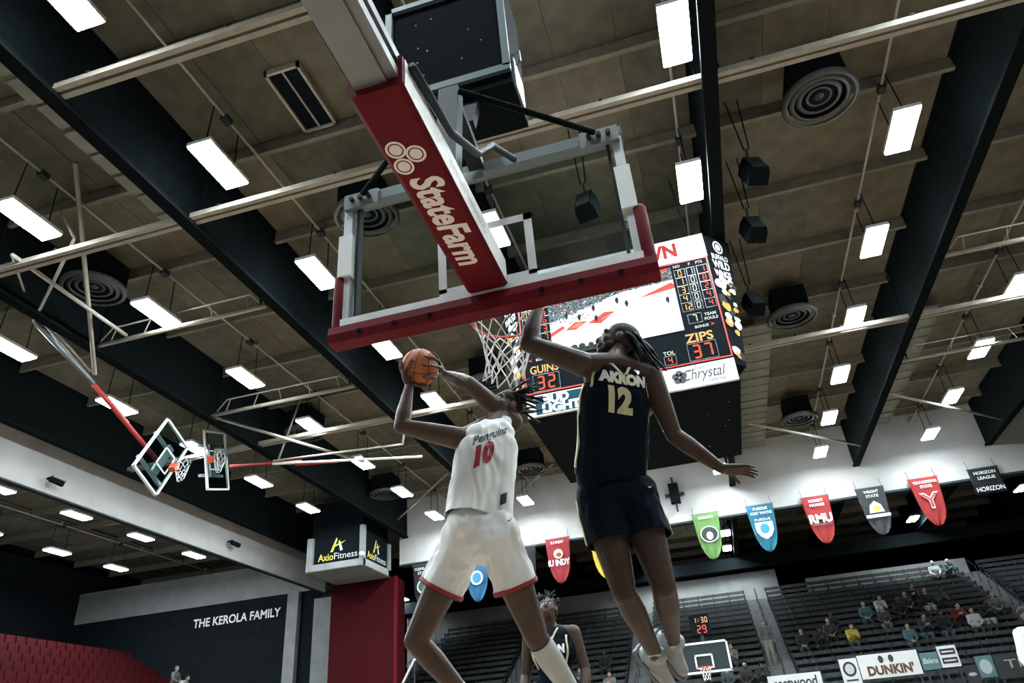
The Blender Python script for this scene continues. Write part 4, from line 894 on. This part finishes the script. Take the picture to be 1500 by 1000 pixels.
# shorts
m = MB(); m.caps(J['hipL'].lerp(hc, .2), J['hipR'].lerp(hc, .2), .152, .152); wl_ = J['waist']+ax*.06; m.caps(wl_-lat*.08, wl_+lat*.08, .115, .115)
cuts = []
for s_ in 'LR':
    h, k = J['hip'+s_], J['knee'+s_]; d = (k-h).normalized(); e = h+d*.30; m.caps(h, h+d*.40, .122, .126); cuts.append((e, d))
sh_me = None
mparts = []
sh_me = remesh(m, 'shorts', .009, 4, off, folds(.012, 10, 8)); 
def cut_local(me, cuts, keep_pts, off):
    bm = bmesh.new(); bm.from_mesh(me)
    for (p, n), own, other in cuts:
        p = V(p)-off; n = V(n); ow = own-off; ot = other-off
        fs = [f for f in bm.faces if (f.calc_center_median()-p).dot(n) > -.06 and (f.calc_center_median()-ow).length < (f.calc_center_median()-ot).length]
        es = {e for f in fs for e in f.edges}; vs = {v for f in fs for v in f.verts}
        bmesh.ops.bisect_plane(bm, geom=fs+list(es)+list(vs), plane_co=p, plane_no=n)
        g = [f for f in bm.faces if (f.calc_center_median()-p).dot(n) > 1e-5 and (f.calc_center_median()-ow).length < (f.calc_center_median()-ot).length]
        bmesh.ops.delete(bm, geom=g, context='FACES')
    bm.to_mesh(me); bm.free()
def cut_old(me, cuts, keep_pts, off):
    bm = bmesh.new(); bm.from_mesh(me)
    for (p, n), own, other in cuts:
        p = V(p)-off; n = V(n)
        # only cut what is nearer to its own leg than to the other
        g = [f for f in bm.faces if (f.calc_center_median()-p).dot(n) > 0 and (f.calc_center_median()-(own-off)).length < (f.calc_center_median()-(other-off)).length]
        bmesh.ops.delete(bm, geom=g, context='FACES')
    bm.to_mesh(me); bm.free()
eL, eR = cuts[0][0], cuts[1][0]
cut_local(sh_me, [(cuts[0], eL, eR), (cuts[1], eR, eL)], None, off)
so = link('shorts', sh_me, M_jw, t)
sol = so.modifiers.new('s', 'SOLIDIFY'); sol.thickness = .006
for (p, n) in cuts: ring_trim(sh_me, p, n, .19, 'hem_band', M_rt, so, .008, .028); ring_trim(sh_me, p+n*.006, n, .19, 'hem_edge', M_blk2, so, .006, .01)
def on_cloth(parent, me, off, fn, o, nrm, m_, name):
    bm = bmesh.new(); bm.from_mesh(me); bvh = BVHTree.FromBMesh(bm); bm.free(); mb = MB(); fn(mb); nrm = V(nrm).normalized()
    for v in mb.v:
        h = bvh.ray_cast(v-off+nrm*.4, -nrm)
        if h[0] is not None: v.xyz = h[0]+off+nrm*.005
    return part(name, mb, m_, parent)
strip_later = (so, sh_me, off, J['hipR']+lat*.15, cuts[1][0]+lat*.13-cuts[1][1]*.03, fwd)
on_cloth(so, sh_me, off, lambda mb: swoosh(mb, J['hipR']+lat*.02-ax*.05+fwd*.1, exr, eyr, .07), None, fwd, M_blk2, 'check_mark')
m = MB(); k, a = J['kneeR'], J['ankR']; limb(m, [k.lerp(a, .02), k.lerp(a, .3), k.lerp(a, .65), k.lerp(a, .95)], [.068, .071, .056, .045]); d = (a-k).normalized()
link('leg_sleeve', remesh(m, 'leg_sleeve', .008, 2, off, None, [(k.lerp(a, .06), -d)]), M_sock, t)
m = MB(); k, a = J['kneeL'], J['ankL']; limb(m, [k.lerp(a, .62), a], [.05, .043]); link('sock', remesh(m, 'sock', .008, 2, off), M_sock, t)
for s_ in 'LR': shoe(t, J['ank'+s_], J['ank'+s_]+V((.05, .14, -.19)), V((0, -.6, .6)))
# dreadlocks
m = MB(); hc_ = J['head']
m.ell(hc_+hR @ V((0, -.02, .045)), (.084, .1, .086), hR)
for i in range(46):
    a = rnd.uniform(-2.3, 2.3); b = rnd.uniform(-.2, 1.2); p = hc_+hR @ V((math.sin(a)*.078*math.cos(b), -.02-math.cos(a)*.088*math.cos(b), .04+.08*math.sin(b)))
    d0 = (p-hc_).normalized()*.5+CR*rnd.uniform(.35, 1.0)+V((0, 0, rnd.uniform(-.55, .55))); L = rnd.uniform(.10, .19); pts = [p]
    for k in range(4): d0 = d0+V((rnd.uniform(-.25, .25), rnd.uniform(-.25, .25), rnd.uniform(-.3, .12))); pts.append(pts[-1]+d0.normalized()*L/4)
    m.tube(pts, [.009, .0085, .008, .007, .004], 5)
part('dreadlocks', m, M_hair, t, True)
# ball
def ball(c, R, t):
    part('leather', MB().ell(c, (R, R, R), None, 40, 28), mat('ball_leather', (.42, .13, .04), .55, var=.12, vscale=14, bump=.35, bscale=350), t, True)
    Rb = Matrix.Rotation(.5, 3, 'Y') @ Matrix.Rotation(.7, 3, 'X') @ Matrix.Rotation(.3, 3, 'Z'); m = MB()
    def C(f): m.tube([c+Rb @ f(i*2*PI/48)*(R+.0004) for i in range(48)], .0026, 5, close=True)
    C(lambda a: V((math.cos(a), math.sin(a), 0))); C(lambda a: V((0, math.cos(a), math.sin(a))))
    for s_ in (-1, 1): C(lambda a: V((s_*(.62+.18*math.cos(2*a)), math.cos(a)*.8, math.sin(a)*.8)).normalized())
    part('seam', m, M_blk2, t, True)
bt = thing('basketball', BALL-V((0, 0, .12)), 'orange basketball with black seams held by the white-clad player', 'ball'); ball(BALL, .1195, bt)
bm_ = MB(); text(bm_, 'WILSON', .06, BALL+(-CF*.9-CR*.42+CU*.1).normalized()*.15, (CR*.5+CU*.85).normalized(), (-CR*.85+CU*.5).normalized(), width=.11, bold=.003)
for v in bm_.v: v.xyz = BALL+(v-BALL).normalized()*.1205
part('print', bm_, M_blk2, bt)

# ---- player in navy
D = dict(hand=(-0.627, 3.524, 3.019), wrL=(-0.657, 3.520, 2.916), elL=(-0.728, 3.437, 2.626), shL=(-0.470, 3.676, 2.557), shR=(-0.108, 3.912, 2.512), elR=(-0.045, 3.983, 2.151), wrR=(0.176, 4.085, 1.944), handB=(0.286, 4.103, 1.915), neck=(-0.284, 3.787, 2.576), head=(-0.262, 3.857, 2.755),
         waist=(-0.440, 4.05, 2.030), hipL=(-0.535, 4.071, 1.885), hipR=(-0.335, 4.140, 1.895), kneeL=(-0.469, 4.043, 1.349), kneeR=(-0.259, 4.080, 1.356), ankL=(-0.413, 4.521, 1.112), ankR=(-0.289, 4.577, 1.171))
D = {k: V(v) for k, v in D.items()}
for s_ in 'LR': D['ank'+s_] = D['knee'+s_]+(D['ank'+s_]-D['knee'+s_])*1.2
t = thing('person', (-.42, 4.05, 0), 'player in navy AKRON jersey number 12 reaching for the rim', 'person'); off = OFF[t.name]
m = MB(); sc = 1.06; torso_blobs(m, D, 0, sc)
hR = frame(V((-.80, -.12, .42)), V((.45, .2, 1))); hd_ = D['head']; head_blobs(m, hd_, hR, 1.05); m.caps(D['neck'], hd_+hR @ V((0, -.02, -.06)), .066, .062)
m.caps(D['neck'], D['shL'], .066, .066); m.caps(D['neck'], D['shR'], .066, .066)
arm_blobs(m, D['shL'], D['elL'], D['wrL'], sc); arm_blobs(m, D['shR'], D['elR'], D['wrR'], sc); leg_blobs(m, D['hipL'], D['kneeL'], D['ankL'], sc); leg_blobs(m, D['hipR'], D['kneeR'], D['ankR'], sc)
hand_blobs(m, D['wrL'], D['hand']-D['wrL'], V((-.5, .8, .2)), .3, .06, -1); hand_blobs(m, D['wrR'], D['handB']-D['wrR']+V((0, 0, .01)), V((.1, -.3, -1)), .16, .11, 1, 1.08)
link('body', remesh(m, 'body', .006, 3, off), M_skinD, t); eyes(t, hd_, hR, 1.05)
ax = (D['waist']-D['neck']).normalized(); lat = (D['shR']-D['shL']).normalized(); hc = (D['hipL']+D['hipR'])/2; hlat = (D['hipR']-D['hipL']).normalized()
hem = D['waist']+ax*.03
m = MB(); jersey_blobs(m, D, hem, lat, ax, .072, .142, sc)
jer = remesh(m, 'jersey', .009, 5, off, folds(.008, 8, 21), [(hem, ax)]); jo = link('jersey', jer, M_jn, t)
fwd = lat.cross(ax).normalized()
if fwd.dot(CAM-hc) < 0: fwd = -fwd
cc = D['waist'].lerp(D['neck'], .72); exr = lat
project_text(jo, jer, off, [('AKRON', .075, .0, .085, .29, dict(bold=.006))], cc, lat, -ax, fwd, mat('pale_print_white', (.75, .76, .70), .6), 'team_lettering')
project_text(jo, jer, off, [('12', .19, -.02, -.045, .15, dict(bold=.012))], cc, lat, -ax, fwd, M_gold, 'number')
on_cloth(jo, jer, off, lambda mb: swoosh(mb, cc-lat*.105-ax*.165, lat, -ax, .05), None, fwd, M_letter, 'check_mark')
on_cloth(jo, jer, off, lambda mb: mb.add([cc+lat*(.10+a)-ax*(.155+b) for a, b in ((-.02, .022), (.02, .022), (.02, -.008), (0, -.028), (-.02, -.008))], [(0, 1, 2, 3, 4)]), None, fwd, M_alu, 'shield_patch')
# side stripes, arm-hole and neck piping laid on the cloth
def strip(parent, me, off, pts, nrm, w, m_, name):
    bm = bmesh.new(); bm.from_mesh(me); bvh = BVHTree.FromBMesh(bm); bm.free(); mb = MB(); rows = []
    for i, p in enumerate(pts):
        h = bvh.find_nearest(V(p)-off)
        if h[0] is None: continue
        n = h[1]; q = h[0]+off; d = (V(pts[min(i+1, len(pts)-1)])-V(pts[max(i-1, 0)])).normalized(); s_ = d.cross(n).normalized()*w/2
        rows.append([q-s_+n*.001, q-s_*.9+n*.006, q+s_*.9+n*.006, q+s_+n*.001])
    if len(rows) > 1: mb.loft(rows, True); part(name, mb, m_, parent, True)
def lerpn(a, b, n): return [V(a).lerp(V(b), i/(n-1)) for i in range(n)]
_so, _me, _of, _p, _q, _n = strip_later
strip(_so, _me, _of, lerpn(_p, _q, 10), _n, .03, M_rt, 'side_stripe'); strip(_so, _me, _of, lerpn(_p, _q, 10), _n, .012, M_blk2, 'side_stripe_core')
for s_ in (-1, 1):
    strip(jo, jer, off, lerpn(D['neck']+ax*.16+lat*.19*s_, hem-ax*.02+lat*.20*s_, 14), fwd, .035, M_gold, 'side_stripe')
    strip(jo, jer, off, lerpn(D['neck']-ax*.01+lat*.145*s_+fwd*.05, D['neck']+ax*.17+lat*.165*s_+fwd*.06, 10), fwd, .016, M_gold, 'armhole_piping')
    strip(jo, jer, off, lerpn(D['neck']-ax*.02+lat*.07*s_+fwd*.08, D['neck']+ax*.05+fwd*.16, 8), fwd, .016, M_gold, 'neck_piping')
m = MB(); m.caps(D['hipL'].lerp(hc, .2), D['hipR'].lerp(hc, .2), .155, .155); wl_ = D['waist']+ax*.04; m.caps(wl_-lat*.09, wl_+lat*.09, .122, .122); cuts = []
for s_ in 'LR':
    h, k = D['hip'+s_], D['knee'+s_]; d = (k-h).normalized(); cuts.append((h+d*.27, d)); m.caps(h, h+d*.40, .132, .134)
sh_me = remesh(m, 'shorts', .009, 4, off, folds(.010, 10, 33)); cut_local(sh_me, [(cuts[0], cuts[0][0], cuts[1][0]), (cuts[1], cuts[1][0], cuts[0][0])], None, off)
so = link('shorts', sh_me, M_jn, t); so.modifiers.new('s', 'SOLIDIFY').thickness = .006
for s_, kk in ((-1, 'L'), (1, 'R')): strip(so, sh_me, off, lerpn(D['hip'+kk]+hlat*.16*s_, cuts[0 if s_ < 0 else 1][0]+hlat*.15*s_, 10), fwd, .022, M_gold, 'side_stripe')
on_cloth(so, sh_me, off, lambda mb: swoosh(mb, D['hipR']+hlat*.05-ax*.06, lat, -ax, .05), None, fwd, M_letter, 'check_mark')
for s_ in 'LR':
    k, a = D['knee'+s_], D['ank'+s_]; m = MB(); limb(m, [k.lerp(a, .78), k.lerp(a, .9), a], [.044, .043, .041]); d = (a-k).normalized()
    link('sock', remesh(m, 'sock', .007, 2, off, lambda co: .0025*math.sin(co.z*160), [(k.lerp(a, .80), -d)]), M_sock, t)
shoe(t, D['ankL'], D['ankL']+V((.12, .10, -.19)), V((.2, -.7, .5)), 1.08); shoe(t, D['ankR'], D['ankR']+V((.09, .12, -.19)), V((.2, -.7, .5)), 1.08)
# beard, cap and locks
m = MB(); 
for p, r in (((0, .035, -.095), (.05, .05, .036)), ((.045, .02, -.07), (.024, .045, .04)), ((-.045, .02, -.07), (.024, .045, .04)), ((0, .06, -.1), (.035, .03, .035))): m.ell(hd_+hR @ (V(p)*1.05), [a*1.05 for a in r], hR)
link('beard', remesh(m, 'beard', .008, 2, off), M_hair, t)
m = MB(); m.ell(hd_+hR @ V((0, -.022, .052)), (.086, .106, .084), hR); link('headband_cap', remesh(m, 'headband_cap', .008, 2, off, None, [(hd_+hR @ V((0, 0, .03)), hR @ V((0, .35, -1)))]), mat('black_cap', (.014, .017, .02), .7), t)
m = MB()
for i in range(34):
    a = rnd.uniform(-1.5, 1.5); p = hd_+hR @ V((math.sin(a)*.082, -.03-math.cos(a)*.085, rnd.uniform(-.02, .07))); d0 = (p-hd_).normalized()*.6+CR*rnd.uniform(.0, .5)+V((0, 0, -.6)); L = rnd.uniform(.14, .25); pts = [p]
    for k in range(4): d0 = d0+V((rnd.uniform(-.2, .2), rnd.uniform(-.2, .2), rnd.uniform(-.55, -.1))); pts.append(pts[-1]+d0.normalized()*L/4)
    m.tube(pts, [.010, .010, .009, .008, .005], 5)
part('dreadlocks', m, M_hair, t, True)
part('armpit_label', MB().tube(lerpn(D['shR']-lat*.03+ax*.20, D['shR']-lat*.005+ax*.23, 3), .045, 10), mat('tan_label', (.42, .30, .18), .7), t, True)  # tan label on the jersey's side at the armpit

# ---- standing figures (third player, edge player) and spectators
def stand_J(lean=0): return {k: V(v) for k, v in dict(hipL=(-.10, 0, .98), hipR=(.10, 0, .98), waist=(0, 0, 1.13), neck=(0, .0, 1.60), shL=(-.20, 0, 1.56), shR=(.20, 0, 1.56), elL=(-.27, .02, 1.25), elR=(.27, .02, 1.25), wrL=(-.27, -.10, 1.02), wrR=(.27, -.10, 1.02), kneeL=(-.11, -.03, .52), kneeR=(.11, -.03, .52), ankL=(-.12, .03, .09), ankR=(.12, .03, .09), head=(0, -.02, 1.78)).items()}
def sit_J(): return {k: V(v) for k, v in dict(hipL=(-.10, 0, .10), hipR=(.10, 0, .10), waist=(0, .02, .26), neck=(0, -.04, .68), shL=(-.19, -.03, .63), shR=(.19, -.03, .63), elL=(-.24, -.12, .36), elR=(.24, -.12, .36), wrL=(-.10, -.32, .24), wrR=(.10, -.32, .24), kneeL=(-.13, -.31, .10), kneeR=(.13, -.31, .10), ankL=(-.13, -.17, -.335), ankR=(.13, -.17, -.335), head=(0, -.06, .86)).items()}
def figure_meshes(J, vox, look, sleeves=True, tilt=None):
    m = MB(); torso_blobs(m, J); hR = frame(look, (0, 0, 1)); head_blobs(m, J['head'], hR); m.caps(J['neck'], J['head']-V((0, 0, .06)), .058, .055)
    for s_ in 'LR':
        m.caps(J['neck'], J['sh'+s_], .058, .06); arm_blobs(m, J['sh'+s_], J['el'+s_], J['wr'+s_]); leg_blobs(m, J['hip'+s_], J['knee'+s_], J['ank'+s_])
        d = (J['wr'+s_]-J['el'+s_]).normalized(); hand_blobs(m, J['wr'+s_], d, V((1 if s_ == 'L' else -1, 0, -.2)), .3, .06, 1, 1.05); m.caps(J['ank'+s_]+V((0, .04, -.05)), J['ank'+s_]+V((0, -.16, -.055)), .04, .032)
    body = remesh(m, 'body', vox, 2)
    m = MB(); torso_blobs(m, J, .025, 1.0, False)
    for s_ in 'LR':
        a, b = J['sh'+s_], J['el'+s_]
        if sleeves: m.caps(J['neck'].lerp(a, .45), a, .07, .085); m.caps(a, b, .08, .062); m.caps(b, J['wr'+s_].lerp(b, .15), .06, .045)
        else: q = J['neck'].lerp(a, .55); m.caps(q-V((0, 0, .03)), q-V((0, 0, .2)), .062, .085)
    shirt = remesh(m, 'shirt', max(vox, .014), 3, V((0, 0, 0)), folds(.008, 8, vox*100))
    m = MB(); hc = (J['hipL']+J['hipR'])/2; m.caps(J['hipL'], J['hipR'], .13, .13)
    for s_ in 'LR': m.caps(J['hip'+s_], J['knee'+s_], .115, .085); m.caps(J['knee'+s_], J['ank'+s_]+V((0, 0, .06)), .08, .06)
    pants = remesh(m, 'trousers', max(vox, .014), 2)
    m = MB(); m.ell(J['head']+hR @ V((0, -.025, .05)), (.086, .1, .085), hR); m.ell(J['head']+hR @ V((0, -.06, .0)), (.08, .06, .08), hR); hair = remesh(m, 'hair', max(vox, .012), 2)
    m = MB()
    for s_ in 'LR': m.caps(J['ank'+s_]+V((0, .05, -.055)), J['ank'+s_]+V((0, -.17, -.06)), .046, .038)
    return dict(body=body, shirt=shirt, trousers=pants, hair=hair), hR
def figure(meshes, loc, rz, label, cols, group=None, scale=1.0):
    o = bpy.data.objects.new('person', None); COL.objects.link(o); o.location = loc; o.rotation_euler = (0, 0, rz); o.scale = (scale,)*3; OFF[o.name] = V((0, 0, 0)); tag(o, label, 'person', group)
    for k, c in zip(('body', 'shirt', 'trousers', 'hair'), cols):
        if c is None: continue
        me = meshes[k]
        if not me.materials: me.materials.append(c)
        q = bpy.data.objects.new(k, me); COL.objects.link(q); q.parent = o; q.material_slots[0].link = 'OBJECT'; q.material_slots[0].material = c
    return o
# third player: navy jersey, looks up
Jt = stand_J(); mt, hR3 = figure_meshes(Jt, .010, (.05, -.85, .42), False)
o = figure(mt, (-1.53, 6.95, 0), 0, 'player in navy jersey standing behind and looking up', (M_skinD, M_jn, M_jn, M_hair)); o.scale = (1.02,)*3
OFF[o.name] = V((0, 0, 0))
for k in (-1, 1):
    e = part('eye', MB().ell(Jt['head']+hR3 @ V((k*.031, .080, .002)), [.0135]*3, None, 10, 8), mat('eye_white', (.5, .5, .5)), o, True); part('iris', MB().ell(Jt['head']+hR3 @ V((k*.031, .0905, .002)), [.006]*3, None, 8, 6), M_black, e, True)
shirt3 = [c for c in o.children if c.name.startswith('shirt')][0]
for s_ in (-1, 1):
    strip(shirt3, mt['shirt'], V((0, 0, 0)), lerpn((s_*.175, -.12, 1.55), (s_*.165, -.14, 1.28), 10), None, .018, M_gold, 'armhole_piping'); strip(shirt3, mt['shirt'], V((0, 0, 0)), lerpn((s_*.085, -.09, 1.62), (0, -.16, 1.46), 8), None, .016, M_gold, 'neck_piping')
project_text(shirt3, mt['shirt'], V((0, 0, 0)), [('AKRON', .09, 0, 0, .27, dict(bold=.006))], (0, 0, 1.42), (1, 0, 0), (0, 0, 1), (0, -1, 0), M_letter, 'team_lettering')
m = MB()
for i in range(60):
    a = rnd.uniform(0, 2*PI); b = rnd.uniform(.1, 1.4); p = Jt['head']+hR3 @ V((math.cos(a)*.085*math.cos(b), -.03+math.sin(a)*.09*math.cos(b), .05+.075*math.sin(b))); d = (p-Jt['head']).normalized()+V((rnd.uniform(-.5, .5), rnd.uniform(-.5, .5), rnd.uniform(-.2, .5))); m.tube([p, p+d*.03, p+d*.05+V((rnd.uniform(-.02, .02), 0, rnd.uniform(-.02, .01)))], [.011, .010, .005], 5)
part('twists', m, M_hair, o, True)
ms = figure_meshes(stand_J(), .02, (.0, -1, .1))[0]
C_ = lambda n, c: mat('cloth_'+n, c, .85, var=.12)
grey, black, white, teal, yellow, navy, brown, cream2, slate, redc = C_('grey', (0.110, 0.115, 0.115)), C_('black', (.015, .016, .018)), C_('white', (0.383, 0.399, 0.399)), C_('teal', (0.050, 0.110, 0.120)), C_('yellow', (0.383, 0.281, 0.025)), C_('navy', (.02, .03, .05)), C_('brown', (0.045, 0.030, 0.022)), C_('cream', (0.200, 0.190, 0.160)), C_('slate', (0.040, 0.050, 0.055)), C_('red', (0.125, 0.015, 0.015))
skl = mat('light_skin', (.36, .24, .18), .6)
figure(ms, (4.02, 12.0, 0.02), .4, 'player in white top standing at the right sideline', (M_skin, M_jw, M_jw, M_hair))
figure(ms, (1.80, rowy(6)-.2, rowz(6)-.41), 0, 'man in grey sweater and pale trousers standing on the aisle stair', (skl, grey, cream2, M_hair), None, 1.0)
m1 = figure_meshes(sit_J(), .022, (.0, -1, .0))[0]
Js = sit_J(); Js['neck'] += V((.03, -.12, -.04)); Js['head'] += V((.04, -.2, -.07)); Js['shL'] += V((0, -.12, -.04)); Js['shR'] += V((.02, -.1, -.04)); Js['elL'] = V((-.22, -.33, .30)); Js['elR'] = V((.22, -.33, .30)); Js['wrL'] = V((-.05, -.45, .42)); Js['wrR'] = V((.05, -.45, .42))
m2 = figure_meshes(Js, .022, (.3, -1, -.1))[0]
sp = [(1065, 5.1, 36, 'hunched in a pale hood left of the aisle stair', 2, (skl, grey, black, grey)), ]
def spec(x, row, var, top, low, skin, hair, label):
    figure((m1, m2)[var], (x, rowy(row)-.02, rowz(row)+.035), rnd.uniform(-.12, .12), label, (skin, top, low, hair), 'spectators on the end stand', rnd.uniform(.95, 1.05))
SP = [(.15, 5, 1, grey, slate, skl, grey, 'spectator in pale grey hood beside the stair with the standing man'),
      (.55, 2, 0, black, black, M_skin, white, 'spectator in black with white cap below the stair'), (1.15, 2, 1, black, slate, M_skin, M_hair, 'spectator in black beside the one in white cap'), (-.2, 2, 0, slate, black, skl, M_hair, 'spectator in slate jacket left of the white cap'),
      (3.3, 6, 0, black, slate, skl, M_hair, 'spectator in black nearest the stair in the crowd'), (4.0, 6, 1, black, black, M_skin, M_hair, 'spectator in black leaning forward, left of the yellow top'), (4.6, 7, 0, slate, black, skl, brown, 'spectator in slate with brown hair, left of the yellow top'),
      (5.35, 6, 1, yellow, slate, skl, M_hair, 'spectator in bright yellow top'), (4.9, 8, 0, black, slate, M_skin, M_hair, 'spectator in black behind the yellow top'),
      (6.5, 9, 0, teal, slate, skl, brown, 'spectator in teal jacket in the crowd'), (7.3, 10, 1, white, slate, skl, M_hair, 'spectator in white shirt, leaning forward'), (7.1, 8, 0, slate, grey, skl, grey, 'grey-haired spectator below the white shirt'),
      (8.0, 9, 0, black, black, M_skin, M_hair, 'spectator in black right of the white shirt'), (8.5, 10, 0, brown, black, skl, brown, 'spectator in brown jacket in the crowd'), (9.0, 11, 1, black, slate, skl, M_hair, 'spectator in black near the top rows'),
      (9.4, 10, 0, black, white, skl, M_hair, 'spectator in black with white trousers'), (10.0, 10, 1, slate, black, M_skin, M_hair, 'spectator in slate beside white trousers'), (11.0, 15, 0, white, slate, skl, white, 'white-haired spectator in white on the top rows'), (11.6, 15, 1, teal, black, skl, white, 'spectator in teal with white cap on the top rows'),
      (7.5, 5, 0, teal, slate, skl, M_hair, 'spectator in teal seated low in the crowd'), (8.3, 6, 1, slate, teal, skl, brown, 'spectator in slate with teal trousers'), (9.1, 6, 0, black, teal, M_skin, M_hair, 'spectator in black with teal trousers'), (9.9, 7, 1, redc, black, skl, M_hair, 'spectator in dark red top'), 
      (10.3, 6, 0, white, slate, skl, M_hair, 'spectator in white jacket near the outer stair'), (11.0, 7, 1, black, white, M_skin, M_hair, 'spectator in black, white trousers, near the outer stair'), (11.7, 8, 0, grey, slate, skl, grey, 'grey-haired spectator in grey near the outer stair'),
      (-7.3, 5, 0, black, slate, skl, M_hair, 'spectator in black behind the third player'), (-6.6, 4, 1, slate, black, skl, M_hair, 'spectator in slate behind the third player'), (-5.6, 6, 0, black, black, M_skin, M_hair, 'spectator in black beside the dark-clad player legs'), (-5.2, 3, 1, grey, black, skl, M_hair, 'spectator in grey beside the dark-clad player legs'), (-3.0, 4, 0, black, slate, skl, M_hair, 'spectator in black right of the grey stair'),
      (-11.9, 3, 0, teal, black, skl, grey, 'spectator in pale teal under the leaping legs'), (-12.9, 4, 1, slate, black, skl, M_hair, 'spectator in slate under the leaping legs'), (-8.6, 3, 1, black, black, M_skin, M_hair, 'spectator in black between the leaping legs')]
for a in SP: spec(*a)
# two people in the side stand
figure(m1, (SR[6][0]+.10, 32.29, SR[6][1]+.065), PI/2, 'person in grey seated in the side stand by the black wall', (skl, grey, black, grey)); figure(m2, (SR[5][0]+.10, 31.76, SR[5][1]+.065), PI/2, 'person in white seated in the side stand by the black wall', (skl, white, black, M_hair))
